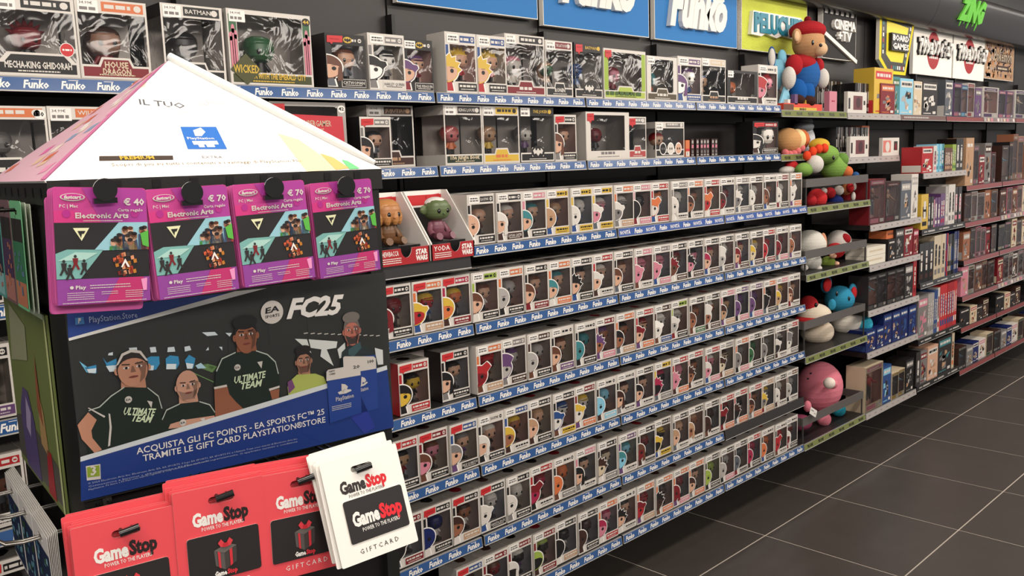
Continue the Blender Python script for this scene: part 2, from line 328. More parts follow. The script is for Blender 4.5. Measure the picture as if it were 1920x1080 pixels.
for i, x in enumerate(BX+[8.97]):
    if b is None:
        m = MB(); m.box(-.007, .007, 2.38, 2.418, .0, 2.16, (24, 23, 23), 'paint')
        for q in range(40): m.rect(F((-.004, 2.38, .06+q*.052)), 0, .008, 0, .02, (8, 8, 8), 1)
        b = m.build('shelf_upright'); o = b
    else: o = b.copy(); COL.objects.link(o)
    o.location.x = x
    tag(o, 'black slotted upright between shelf bays, %s from left' % ordn(i+1), 'upright', 'shelf uprights')
# ---------------------------------------------------------------- figure boxes
HAIR = {'r': 'round', 's': 'spiky', 't': 'tall', 'e': 'big-eared', 'c': 'capped', 'b': 'bald', 'l': 'long-haired'}
def figure_mb(w, h, hair, face, body, shape='r', cx=.60, y=.032, k=1.):
    """big-headed vinyl figure standing in its box: head, hair, eyes, body, arms, legs, disc base"""
    m = MB(); cx *= w; hr = w*.24*k; zh = h*.56; y0 = y
    m.ball((cx, y0, zh), (hr, hr*.86, hr*.82), face, pw=.8, seg=12, ring=8)
    if shape != 'b': m.ball((cx, y0+hr*.12, zh+hr*.22), (hr*1.07, hr*.9, hr*.78), hair, pw=.85, seg=12, ring=8, zmin=-.25)
    if shape == 'l': m.ball((cx, y0+hr*.4, zh-hr*.3), (hr*1.15, hr*.6, hr*1.1), hair, seg=10, ring=6)
    if shape == 's':
        for i in range(7):
            a = math.pi*(i+.5)/7; m.tube([(cx+math.cos(a)*hr*.7, y0, zh+hr*.3+math.sin(a)*hr*.5), (cx+math.cos(a)*hr*1.35, y0, zh+hr*.35+math.sin(a)*hr*1.2)], [hr*.3, hr*.03], hair, 'vinyl', 5)
    if shape == 't': m.ball((cx, y0, zh+hr*1.0), (hr*.6, hr*.6, hr*.6), hair, seg=8, ring=6)
    if shape == 'e':
        for q in (-1, 1): m.ball((cx+q*hr*.95, y0, zh+hr*.75), (hr*.42, hr*.16, hr*.5), hair, seg=8, ring=6)
    if shape == 'c': m.ball((cx, y0-hr*.45, zh+hr*.32), (hr*.8, hr*.62, hr*.12), hair, seg=10, ring=6)
    for q in (-1, 1): m.ball((cx+q*hr*.42, y0-hr*.76, zh-hr*.12), (hr*.17, hr*.1, hr*.2), 'k', 'gloss', 6, 4)
    m.tube([(cx, y0, zh-hr*.7), (cx, y0, zh-hr*1.5)], [hr*.34, hr*.46], body, 'vinyl', 8)
    for q in (-1, 1):
        m.tube([(cx+q*hr*.32, y0, zh-hr*.85), (cx+q*hr*.68, y0-hr*.1, zh-hr*1.35)], [hr*.17, hr*.13], body, 'vinyl', 6)
        m.tube([(cx+q*hr*.25, y0, zh-hr*1.4), (cx+q*hr*.28, y0, zh-hr*2.05)], [hr*.22, hr*.2], 'K' if body != 'k' else 'g', 'vinyl', 6)
    m.tube([(cx, y0, zh-hr*2.12), (cx, y0, zh-hr*2.02)], hr*.8, (60, 56, 54), 'gloss', 10)
    return m
def half_head(m, fr, cx, cz, rx, rz, hair, face, body, shape, lay=3):
    """die-cut head print: white outline, hair, face and one eye; its left half runs off the box edge"""
    def outl(g, n=14, kind=shape):
        pts = []
        for i in range(n+1):
            a = -math.pi/2+math.pi*i/n; k = 1+g
            if kind == 's' and i > n*.45: k += .28 if i % 2 else -.02
            if kind == 't' and i > n*.7: k += .5
            if kind == 'e' and .62*n < i < .82*n: k += .55
            if kind == 'c' and .55*n < i < .7*n: k += .3
            pts.append((cx+rx*k*math.cos(a), cz+rz*k*math.sin(a)))
        return [(max(x, .0015), z) for x, z in pts]
    o = outl(.10); m.art(fr, o+[(.0015, o[-1][1]), (.0015, o[0][1])], 'W', lay)
    bw = rx*.62; m.art(fr, [(.0015, .004), (cx+bw*1.05, .004), (cx+bw*.8, cz-rz*.8), (.0015, cz-rz*.8)], 'W', lay)
    m.art(fr, [(.002, .006), (cx+bw*.85, .006), (cx+bw*.62, cz-rz*.85), (.002, cz-rz*.85)], body, lay+1)
    o = outl(.0); m.art(fr, o+[(.002, o[-1][1]), (.002, o[0][1])], hair if shape != 'b' else face, lay+2)
    if shape != 'b':
        pts = [(cx+rx*.9*math.cos(a), cz-rz*.12+rz*.8*math.sin(a)*(1 if a < 0 else .45)) for a in [-math.pi/2+math.pi*i/10 for i in range(11)]]
        m.art(fr, [(max(x, .002), z) for x, z in pts]+[(.002, cz-rz*.12+rz*.36), (.002, cz-rz*.92)], face, lay+3)
    if shape == 'l': m.art(fr, [(cx+rx*.6, cz-rz*1.2), (cx+rx*1.0, cz-rz*1.1), (cx+rx*.98, cz+.1*rz), (cx+rx*.72, cz)], hair, lay+4)
    m.ell(fr, cx+rx*.42, cz-rz*.12, rx*.16, rz*.17, 'k', lay+4, 10)
    m.rect(fr, cx+rx*.25, cx+rx*.6, cz+rz*.14, cz+rz*.18, 'n', lay+4)
def carton(m, w, h, d, fc, side, top, wx0, wx1, wz0, wz1, inner=(48, 44, 44), sidewin=False, ind=None):
    e = .0008
    fr = F((0, 0, 0))
    for x0, x1, z0, z1 in ((0, w, wz1, h), (0, w, 0, wz0), (0, wx0, wz0, wz1), (wx1, w, wz0, wz1)):
        if x1 > x0 and z1 > z0: m.rect(fr, x0, x1, z0, z1, fc)
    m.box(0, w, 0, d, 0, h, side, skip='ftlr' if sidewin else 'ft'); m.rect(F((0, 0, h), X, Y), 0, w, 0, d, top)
    if sidewin:
        for x, s_ in ((0, -1), (w, 1)):
            f2 = F((x, d if s_ < 0 else 0, 0), Y*s_, Z)
            for a, b_, z0, z1 in ((0, d, wz1, h), (0, d, 0, wz0), (0 if s_ < 0 else d-.006, .006 if s_ < 0 else d, wz0, wz1)): m.rect(f2, a, b_, z0, z1, side)
    m.box(.002, w-.002, .001, ind or d-.002, .002, h-.002, inner, skip='f'+('lr' if sidewin else ''))
ROWN = ['first', 'second', 'third', 'fourth', 'fifth', 'sixth']
def figbox(x, y, z, hair, face, head, plate, shape, red, label, group, w=.1155, h=.158, d=.09, body=None, txt=None, ptx=None, fc='w', side='w', top=(150, 144, 138), sd=0, yaw=0.):  # default top colour has grazing shade painted into the white card
    R = random.Random(sd); body = body or R.choice('kgnuqdbwv'); m = MB(); fr = F((0, 0, 0))
    wx0, wx1, wz0, wz1 = w*.15, w*.955, h*.19, h*.80
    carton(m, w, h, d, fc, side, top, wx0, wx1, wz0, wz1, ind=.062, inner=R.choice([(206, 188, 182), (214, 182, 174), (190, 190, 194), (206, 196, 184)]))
    m.rect(fr, w*.47, w*.95, h*.84, h*.95, head, 1)                                   # logo block
    lc = 'k' if head in 'wWGTyi' else 'w'
    if txt: m.text(fr, w*.49, h*.868, h*.055, txt, lc, 2, w=w*.30)
    else: m.bars(fr, w*.49, w*.78, h*.872, h*.045, lc, 2, sd)
    m.ell(fr, w*.87, h*.895, w*.05, h*.04, lc, 2, 8); m.bars(fr, w*.845, w*.9, h*.885, h*.02, head, 3, sd+1)
    if fc in 'wW': m.rect(fr, .002, w*.10, wz0+h*.25, wz1-.002, head if head not in 'kw' else 'k', 1)      # coloured left bar
    tf = F((0, 0, h), X, Y); m.art(tf, [(w*.2+w*.3+math.cos(a)*w*.2*R.uniform(.7, 1), .05+math.sin(a)*.022) for a in [i*math.pi/5 for i in range(10)]], R.choice('kkndg'), 1)
    root = m.build('figure_box', None, (x, y, z), yaw); tag(root, label, 'box', group)
    q = MB(); q.rect(F((0, -.0002, 0)), wx0, wx1, wz0, wz1, 'W', 0, 'window'); q.build('window', root)
    figure_mb(w, h, hair, face, body, shape).build('figure', root)
    q = MB(); half_head(q, fr, w*.02, h*.385, w*.37, h*.215, hair, face, body, shape); q.build('character_print', root)
    q = MB(); pf = F((0, 0, 0)); q.rect(pf, w*.36, w*.985, h*.025, h*.175, 'w', 2); q.rect(pf, w*.375, w*.975, h*.035, h*.165, plate, 3)
    pc = 'k' if plate in 'wWGTyi' else 'w'
    if ptx: q.text(pf, w*.395, h*.085, h*.052, ptx, pc, 4, w=w*.55)
    else: q.bars(pf, w*.41, w*.93, h*.10, h*.036, pc, 4, sd+3)
    q.bars(pf, w*.45, w*.88, h*.058, h*.014, pc, 4, sd+4); q.build('nameplate', root)
    q = MB()
    if red:
        q.poly(fr, [(w*.04, h*.83), (w*.12, h*.83), (w*.15, h*.795), (w*.19, h*.835), (w*.43, h*.845), (w*.44, h*.965), (w*.05, h*.955)], 'R', .0004, lay=5); q.bars(fr, w*.12, w*.36, h*.89, h*.02, 'r', 7, sd)
    else:
        q.rect(fr, w*.06, w*.42, h*.82, h*.965, 'W', 3); q.bars(fr, w*.11, w*.38, h*.91, h*.022, 'k', 4, sd); q.bars(fr, w*.1, w*.4, h*.86, h*.03, 'g', 4, sd+5)
    q.build('price_sticker', root)
    return root
ROWS = {
 0: (1.826, 'wskkb wsknl cspkr ttyyb wwyyr wpyyc wgotc kkppr owrre wwgwl nSowr orrre ndwwr wgggs wwkkr bSwwl wwdkl wwooe'),
 1: (1.4705, 'ddkkl* yrotc* yomdr* bsikr gGokb bskdr csoor kskks wsrwc bskkr pppwc ppgpc dbkns kpkns msknr wGknt dsknl yTknr rrrdb ddwpr rSwwb'),
 2: (1.594, 'kyrrr* kskkl* rdote vGgnt gGnkb bswvr kcwkb vSdps kSotr dsroc Wwnuc wGikc bSker wSknt ntptr vvvpr vvvpr kkokc ytpwr bswwl'),
 3: (1.4705, 'ktrkr* bpdkr* gsukr* wswkl ySuwr tskkr uwkyc ywdoc llwlb nswwl kskwr mkygs ppros nSrws wprpr nTgtc mgopb reKkb ggkkb wKkwc gwrgt'),
 4: (1.4705, 'kkddc UUkkb* nSktr* wwkkc* wwkkr dmrwe oowgr kspwl nTkgs clvwr bdkGl ykkyc tskwr tSkwl nnkwl dkroe nkros nSror ygtts wwkwl gGbwb'),
 5: (1.7075, 'nsukr* bddwr wkdkl ikddr kkktb tnkkb mporr kswws drotc knoos ddopl nsoor GiKkb gGkpb GqkGb mmrkb oowkb rrwwe wdwkl bswwr'),
}
TX = {(3, 2): (None, 'MILES QUARITCH'), (4, 3): (None, 'SANTA JACK'), (0, 0): ('BLACKPINK', None), (3, 3): ('BLACKPINK', None), (0, 1): (None, 'CAPTAIN CARTER')}
for r, (x0, s) in ROWS.items():
    toks = s.split(); n = 0
    for i, tk in enumerate(toks):
        hair, face, head, plate, shape = tk[:5]; red = tk.endswith('*')
        x = x0+.1185*i
        if x > (3.98 if r == 3 else 3.905): break
        z = LB[r]+.017; yy = 2.058; w, h = .1155, .158
        if r == 2 and i < 2: x = [1.522, 1.702][i]; yy = [2.05, 2.075][i]
        if r in (0,) and i > 15: w = .112
        n += 1
        hc = NM[face if shape == 'b' else hair]
        lb = '%s box with %s %s head print, %s from left, %s small-box row' % ('red-stickered' if red else 'white', hc, HAIR[shape], ordn(n), ROWN[r])
        t = TX.get((r, i), (None, None))
        fc, sd_ = ('w', 'w')
        if r == 3 and i == 8: fc = 'G'
        if tk == 'gwrgt': fc = 'i'
        figbox(x+random.uniform(-.0008, .0008), yy+random.uniform(-.004, .006), z, hair, face, head, plate, shape, red, lb, 'small figure boxes, %s row' % ROWN[r], w=w, h=h, txt=t[0], ptx=t[1], sd=r*100+i, side='r' if r == 2 and i == 0 else ('k' if r == 2 and i == 1 else 'w'))
# boxes seen past the stand's left side
for r, tk in enumerate(['bbkkr', 'tTkvb', 'kSrwr*', 'kkkwr*', 'nsrwl*']):
    for j in (0, 1):
        figbox(.40+.1185*j, 2.06, LB[r]+.017, *([tk[k] for k in range(5)] if j == 0 else ['n', 's', 'r', 'k', 'r']), tk.endswith('*'), '%s figure box at photo\'s left edge, %s small-box row%s' % ('red-stickered' if tk.endswith('*') else 'white', ROWN[r], '' if j == 0 else ', beside stand'), 'small figure boxes left of the card stand', sd=900+r*2+j)
# second line of boxes: only their tops show behind the front line
for r in (0, 1, 2):
    q = None
    for i in range(20):
        x = 1.47+.1185*i+(.0 if r else .356)
        if x > 3.88: break
        if q is None:
            m = MB(); m.box(0, .1155, 0, .09, 0, .158, 'w'); m.rect(F((0, 0, .158), X, Y), .03, .085, .02, .07, 'g', 1); q = m.build('figure_box'); o = q
        else: o = q.copy(); COL.objects.link(o)
        o.location = (x, 2.158, LB[r]+.017)
        tag(o, 'plain white box behind the front line, only its top showing, %s from left, %s row' % (ordn(i+1), ROWN[r]), 'box', 'boxes behind the %s row' % ROWN[r])
# ---------------------------------------------------------------- large display boxes on the two upper shelves
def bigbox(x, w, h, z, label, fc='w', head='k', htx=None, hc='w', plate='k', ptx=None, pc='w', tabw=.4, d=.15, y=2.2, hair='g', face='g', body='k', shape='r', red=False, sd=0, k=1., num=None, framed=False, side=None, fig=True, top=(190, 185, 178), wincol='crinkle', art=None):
    R = random.Random(sd+50); m = MB(); fr = F((0, 0, 0)); hh = min(.032, h*.18); ph = .034
    side = side or fc
    x0, x1 = (.028, w-.028) if framed else (.005, w-.005)
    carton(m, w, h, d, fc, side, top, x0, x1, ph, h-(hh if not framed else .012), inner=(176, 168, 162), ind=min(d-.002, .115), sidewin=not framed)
    if not framed:
        m.rect(fr, w*.36, w-.008, h-hh+.005, h-.005, head, 1)
        if htx: m.text(fr, w*.39, h-hh+.011, hh*.32, htx, hc, 2, w=min(w*.42, .012*len(htx)))
        else: m.bars(fr, w*.40, w*.78, h-hh+.012, hh*.28, hc, 2, sd)
        m.ell(fr, w-.022, h-hh/2, .009, .008, hc, 2, 10)
    root = m.build('display_box', None, (x, y, z)); tag(root, label, 'box', 'large display boxes on the upper shelves')
    q = MB(); q.rect(F((0, -.0003, 0)), x0, x1, ph, h-(hh if not framed else .012), 'W', 0, wincol)
    if not framed: q.rect(F((0, d, 0), -Y, Z), 0, d, ph, h-hh, 'W', 0, wincol)
    q.build('window', root)
    if fig:
        g = figure_mb(w, h*.92, hair, face, body, shape, cx=.5, y=.07, k=.85*k*min(1, .14/w*1.1)); o = g.build('figure', root)
    q = MB(); tw = w*tabw/2
    q.art(fr, [(.002, .002), (w-.002, .002), (w-.002, ph), (w/2+tw, ph), (w/2+tw*.8, ph+.018), (w/2-tw*.8, ph+.018), (w/2-tw, ph), (.002, ph)], 'w', 2)
    q.art(fr, [(.007, .007), (w-.007, .007), (w-.007, ph-.005), (w/2+tw*.9, ph-.005), (w/2+tw*.7, ph+.013), (w/2-tw*.7, ph+.013), (w/2-tw*.9, ph-.005), (.007, ph-.005)], plate, 3)
    if ptx:
        L = ptx.split('|')
        for i, t in enumerate(L): q.text(fr, w/2, .028-.016*i if len(L) > 1 else .018, .014, t, pc, 4, w=min(w*.8, .011*len(t)), bold=.03, ctr=True)
    else: q.bars(fr, w*.33, w*.67, .02, .010, pc, 4, sd)
    q.bars(fr, w*.25, w*.75, .010, .003, pc, 4, sd+1); q.build('nameplate', root)
    q = MB()
    if red: q.poly(fr, [(.008, h-.034), (.02, h-.034), (.026, h-.044), (.032, h-.033), (.046, h-.032), (.046, h-.006), (.008, h-.007)], 'R', .0004, lay=5); q.bars(fr, .014, .04, h-.018, .004, 'r', 7, sd)
    else: q.rect(fr, .006, .052 if w > .13 else .044, h-.033, h-.004, 'W', 3); q.text(fr, .010, h-.0135, .006, '34.99€', 'g', 4, w=.03); q.bars(fr, .010, .046 if w > .13 else .038, h-.027, .007, 'g', 4, sd)
    q.build('price_sticker', root)
    if art: q = MB(); art(q, fr, w, h); q.build('box_print', root)
    if num: q = MB(); q.ell(fr, w-.014, h-.018, .013, .011, 'k' if num == '44' else 'W', 2, 14); q.text(fr, w-.024, h-.022, .009, num, 'y' if num == '44' else 'k', 3, w=.019, bold=.03); q.build('number_badge', root)
    return root
def bat(q, f, cx, cy, s, col, lay):
    p = [(-1, .15), (-.55, .5), (-.5, .15), (-.2, .2), (-.12, .45), (0, .35), (.12, .45), (.2, .2), (.5, .15), (.55, .5), (1, .15), (.75, -.35), (.4, -.2), (0, -.6), (-.4, -.2), (-.75, -.35)]
    q.poly(f, [(cx+a*s, cy+b_*s) for a, b_ in p], col, lay=lay)
def batoval(q, fr, w, h): q.ell(fr, w*.5, h-.015, .017, .010, 'y', 3, 16); bat(q, fr, w*.5, h-.015, .013, 'k', 4)
def batwhite(q, fr, w, h): q.ell(fr, w*.5, .036, .034, .022, 'k', 5, 16); bat(q, fr, w*.5, .037, .026, 'w', 6)
def redround(q, fr, w, h): q.ell(fr, w*.86, .062, .016, .016, 'W', 3, 16); q.ell(fr, w*.86, .062, .0145, .0145, 'R', 4, 16); q.bars(fr, w*.86-.01, w*.86+.01, .06, .004, 'W', 5, 1)
def towers(q, fr, w, h):
    for x in (.004, w-.026):
        q.rect(fr, x, x+.022, .034, h-.014, 'e', 1)
        for i, hh in enumerate((.09, .11, .095)): q.ell(fr, x+.004+.007*i, .034+hh, .005, .012, 'p', 2, 10); q.rect(fr, x+.001+.006*i, x+.009+.006*i, .034, .034+hh, 'p', 2)
def wicked(q, fr, w, h):
    towers(q, fr, w, h); q.poly(fr, [(.0, .04), (.045, .082), (.09, .04), (.045, .0)], (70, 72, 34), lay=8); q.text(fr, .008, .032, .020, 'WICKED', 'y', 9, w=.074, bold=.02)
def duo(q, fr, w, h): half_head(q, fr, w*.03, h*.40, w*.36, h*.2, 'b', 's', 'k', 'l', 8)
def halfh(hair, face, body, shape): return lambda q, fr, w, h: half_head(q, fr, .004, h*.36, min(w*.4, .045), h*.2, hair, face, body, shape, 8)
def greens(q, fr, w, h):
    for x in (.003, w-.027): q.rect(fr, x, x+.024, .034, h-.012, (150, 176, 60), 1)
    q.bars(fr, .01, w*.9, .016, .014, (60, 90, 30), 8, 3)
def starw(q, fr, w, h):
    for i, c_ in enumerate(('k', 'w', 's')): x = .05+i*.055; q.ell(fr, x, .036, .024, .026, 'W', 5, 16); q.ell(fr, x, .036, .020, .022, c_, 6, 14); q.ell(fr, x-.007, .036, .004, .005, 'g' if c_ == 'k' else 'k', 7, 8); q.ell(fr, x+.007, .036, .004, .005, 'g' if c_ == 'k' else 'k', 7, 8)
ZT, ZS = 1.897, 1.667
bigbox(.585, .175, .175, ZT, 'tall clear-fronted box with dark three-horned figure, leftmost on the top shelf', ptx='MECHA-KING GHIDORAH', hair='d', face='d', shape='s', art=redround, sd=1, plate='k', tabw=.9, y=2.19)
bigbox(.765, .166, .185, ZT, 'clear-fronted box with pale crowned figure and maroon nameplate on top shelf', ptx='HOUSE|DRAGON', head='o', plate='d', pc='T', hair='n', face=(150, 112, 92), body='d', shape='l', sd=2, tabw=.5, k=1.25)
bigbox(.966, .162, .192, ZT, 'dark box with black masked figure behind crinkled film, above the stand\'s white roof', fc='w', side='k', ptx='BATMAN', htx='BATMAN', hair='k', face='k', body='q', sd=3, num=None, k=1.2)
bigbox(1.140, .250, .195, ZT, 'wide green and white box with pink towers printed at its sides', fc='w', ptx='ELPHABA WITH THE EMERALD CITY', pc='y', plate=(60, 64, 30), tabw=0, framed=True, hair='e', face='e', body='k', art=wicked, num='44', sd=4, k=1.3)
figbox(1.428, 2.19, ZT, 'b', 's', 'k', 'k', 'l', True, 'small black figure box with brown-haired head print, left on the top shelf', 'small boxes on the upper shelves', w=.135, h=.153, ptx='CATWOMAN', fc='k', side='k', sd=5)
figbox(1.578, 2.195, ZT, 'k', 'W', 'g', 'w', 'c', False, 'small white figure box with black masked head print, left on the top shelf', 'small boxes on the upper shelves', w=.135, h=.165, ptx='HARLEY QUINN', sd=6)
figbox(1.718, 2.21, ZT, 'v', 's', 'k', 'k', 'c', False, 'small black figure box with purple-hatted head print on the top shelf', 'small boxes on the upper shelves', w=.118, h=.16, ptx='THE PENGUIN', fc='k', side='k', sd=7)
for i, x in enumerate((1.872, 2.008)):
    figbox(x, 2.19, ZT, 'y', 's', 'u', 'k', 's', False, 'white figure box with yellow spiky-haired head print, %s of two, top shelf' % ['left', 'right'][i], 'small boxes on the upper shelves', w=.133, h=.190, body='r', sd=8+i)
bigbox(2.146, .195, .206, ZT, 'large white-topped box with pale pink figure and maroon nameplate on top shelf', ptx=None, plate='d', hair='p', face='w', body='w', shape='l', sd=10, top='w', k=1.2)
bigbox(2.345, .145, .198, ZT, 'white-topped clear box with tan caped figure, nameplate reading RONIN, top shelf', htx='THE LAST RONIN', head='d', plate='k', ptx='RONIN', hair='t', face='e', body='t', shape='l', sd=11)
bigbox(2.500, .160, .200, ZT, 'black clear-fronted box with bright blue figure and bat emblem on top shelf', fc='k', head='k', htx='BATMAN', hc='y', plate='k', hair='u', face='u', body='B', shape='c', red=True, art=batwhite, sd=12)
bigbox(2.668, .262, .190, ZT, 'wide white-framed box with green printed sides and pinkish figures on top shelf', framed=True, hair='d', face='p', body='d', plate=(168, 186, 80), pc='k', art=greens, red=True, sd=13, k=1.1)
bigbox(2.938, .208, .178, ZT, 'clear box with teal swirl figure over orange and green base on top shelf', fc='w', plate=(80, 70, 50), framed=True, hair='c', face='c', body='o', shape='l', sd=14)
figbox(3.150, 2.2, ZT, 'v', 'W', 'v', 'u', 'l', False, 'white figure box with purple-haired white head print, right on the top shelf', 'small boxes on the upper shelves', w=.175, h=.188, sd=15, top='w')
bigbox(3.329, .19, .19, ZT, 'white-topped clear box with blue and tan figure, beside the purple-haired box', hair='u', face='t', body='t', head='T', plate='k', pc='t', sd=16)
bigbox(3.530, .262, .150, ZT, 'black box with large square white-edged window on the top shelf', fc='k', side='k', framed=True, hair='o', face='o', body='k', plate='k', pc='w', tabw=0, sd=17, top='w')
figbox(3.797, 2.2, ZT, 'r', 'p', 'w', 'w', 't', False, 'white-edged brown box with red and green print, last before plush doll', 'small boxes on the upper shelves', w=.18, h=.186, sd=18)
for x, w_, h_ in ((1.428, .135, .153), (1.718, .118, .16)):
    q = MB(); f_ = F((x, 2.19 if x < 1.5 else 2.21, ZT)); q.ell(f_, w_*.56, h_*.895, .015, .009, 'y', 4, 14); bat(q, f_, w_*.56, h_*.895, .012, 'k', 5); o = q.build('emblem')
    pr = [r_ for r_ in COL.objects if r_.name.startswith('figure_box') and abs(r_.location.x-x) < .0005 and abs(r_.location.z-ZT) < 1e-4][0]; o.parent = pr; o.location = -pr.location
# second shelf
bigbox(.50, .180, .165, ZS, 'wide grey-windowed box with orange header numbered 130, leftmost on second shelf', head='o', htx=None, ptx='MUTANT TRUNK' if 0 else None, sd=20, num='130')
bigbox(.682, .170, .166, ZS, 'clear-fronted box with orange header, price sticker hanging, second shelf left', head='o', htx='WILYKAT', sd=21, hair='d', face='d')
def sg(q, fr, w, h):
    f = fr.at(.05, .0, .012, 0); q.poly(f, [(0, 0), (.18, 0), (.175, .15), (.01, .155)], (196, 52, 64), .002, lay=4); q.text(f, .04, .122, .016, 'SUPERGAMER', 'T', 6, w=.095); q.text(f, .065, .102, .014, 'DAYS', 'T', 6, w=.045); q.text(f, .045, .03, .06, 'x2', 'T', 6, w=.09, bold=.04)
bigbox(1.245, .245, .190, ZS, 'large grey box behind a red promotional card on second shelf', fc='G', framed=True, red=True, art=sg, num='42', sd=22, hair='k', face='k')
figbox(1.523, 2.18, ZS, 'k', 's', 'g', 'k', 'l', True, 'black-haired figure box with red sticker in front of tall clear box, second shelf', 'small boxes on the upper shelves', w=.112, h=.150, fc='w', side='k', sd=23)
bigbox(1.600, .178, .190, ZS, 'tall clear box with purple and blue twin figures, maroon nameplate, second shelf', head='n', htx='JUJUTSU', hc='t', plate='n', pc='t', hair='v', face='p', body='u', shape='l', sd=24, y=2.25, d=.12)
bigbox(1.862, .166, .193, ZS, 'clear box with pink-red furry figure and dark green nameplate, second shelf', htx='KING LOUIE', head='K', plate=(30, 44, 30), ptx='The Jungle Book', pc='T', tabw=0, hair=(190, 90, 90), face=(200, 110, 110), body='o', sd=25)
bigbox(2.030, .172, .193, ZS, 'clear box with yellow header, yellow round-topped nameplate, tan figure, second shelf', head='y', hc='k', plate='y', pc='o', hair='t', face='t', body='y', sd=26, wincol='crinkle')
bigbox(2.205, .175, .193, ZS, 'black-headed clear box with grey figure and white bat emblem, second shelf', fc='k', head='k', htx='THE JOKER', hc='y', plate='k', hair='g', face='w', body='v', art=batwhite, sd=27)
figbox(2.384, 2.2, ZS, 'b', 's', 'k', 'k', 'l', True, 'brown-haired figure box with red sticker beside the bat-emblem box, second shelf', 'small boxes on the upper shelves', w=.118, h=.168, sd=28)
bigbox(2.545, .260, .180, ZS, 'wide white-framed box with dark window, grey side panel, second shelf', fc='w', side='G', framed=True, red=True, hair='d', face='d', body='k', plate='w', pc='g', tabw=0, sd=29, y=2.19)
bigbox(2.812, .117, .165, ZS, 'narrow clear box with two white dome eyes and dull red nameplate', red=True, head='g', plate=(170, 70, 70), hair='d', face='d', sd=30)
bigbox(2.990, .205, .146, ZS, 'white box with three round head prints along its base, second shelf', head='g', htx=None, plate='k', hair='r', face='s', body='k', art=starw, sd=31, tabw=0, side='G')
m0 = None
m = MB(); m.box(0, .022, 0, .03, 0, .075, (52, 34, 34)); f_ = F((0, 0, 0)); m.ell(f_, .011, .062, .007, .008, 'G', 1, 8); m.rect(f_, .004, .018, .036, .050, 'p', 1); m.ell(f_, .011, .02, .006, .008, 'g', 1, 8); m.rect(f_, .003, .019, .004, .009, 'G', 1)
m0 = m.build('mini_box')
for i, x in enumerate((3.246, 3.284, 3.316, 3.340, 3.364, 3.404, 3.430)):
    o = m0 if i == 0 else m0.copy()
    if i: COL.objects.link(o)
    o.location = (x, 2.2, ZS)
    tag(o, 'narrow dark mini box with pale round print, %s from left of seven' % ordn(i+1), 'box', 'row of dark mini boxes')
m = MB(); m.box(0, .03, 0, .04, 0, .07, 'o'); m.rect(F((0, 0, 0)), 0, .03, .024, .034, 'R', 1); m.rect(F((0, 0, 0)), .002, .028, .002, .022, 'w', 1); m.text(F((0, 0, 0)), .01, .004, .016, '?', 'k', 2)
tag(m.build('mini_box', None, (3.205, 2.2, ZS)), 'orange and white mini box with a black question mark', 'box')
figbox(3.735, 2.19, ZS, 'k', 'w', 'r', 'k', 'l', True, 'wide black box with white line-drawn print, last on second shelf before plush', 'small boxes on the upper shelves', w=.235, h=.153, fc='k', side='k', sd=33)
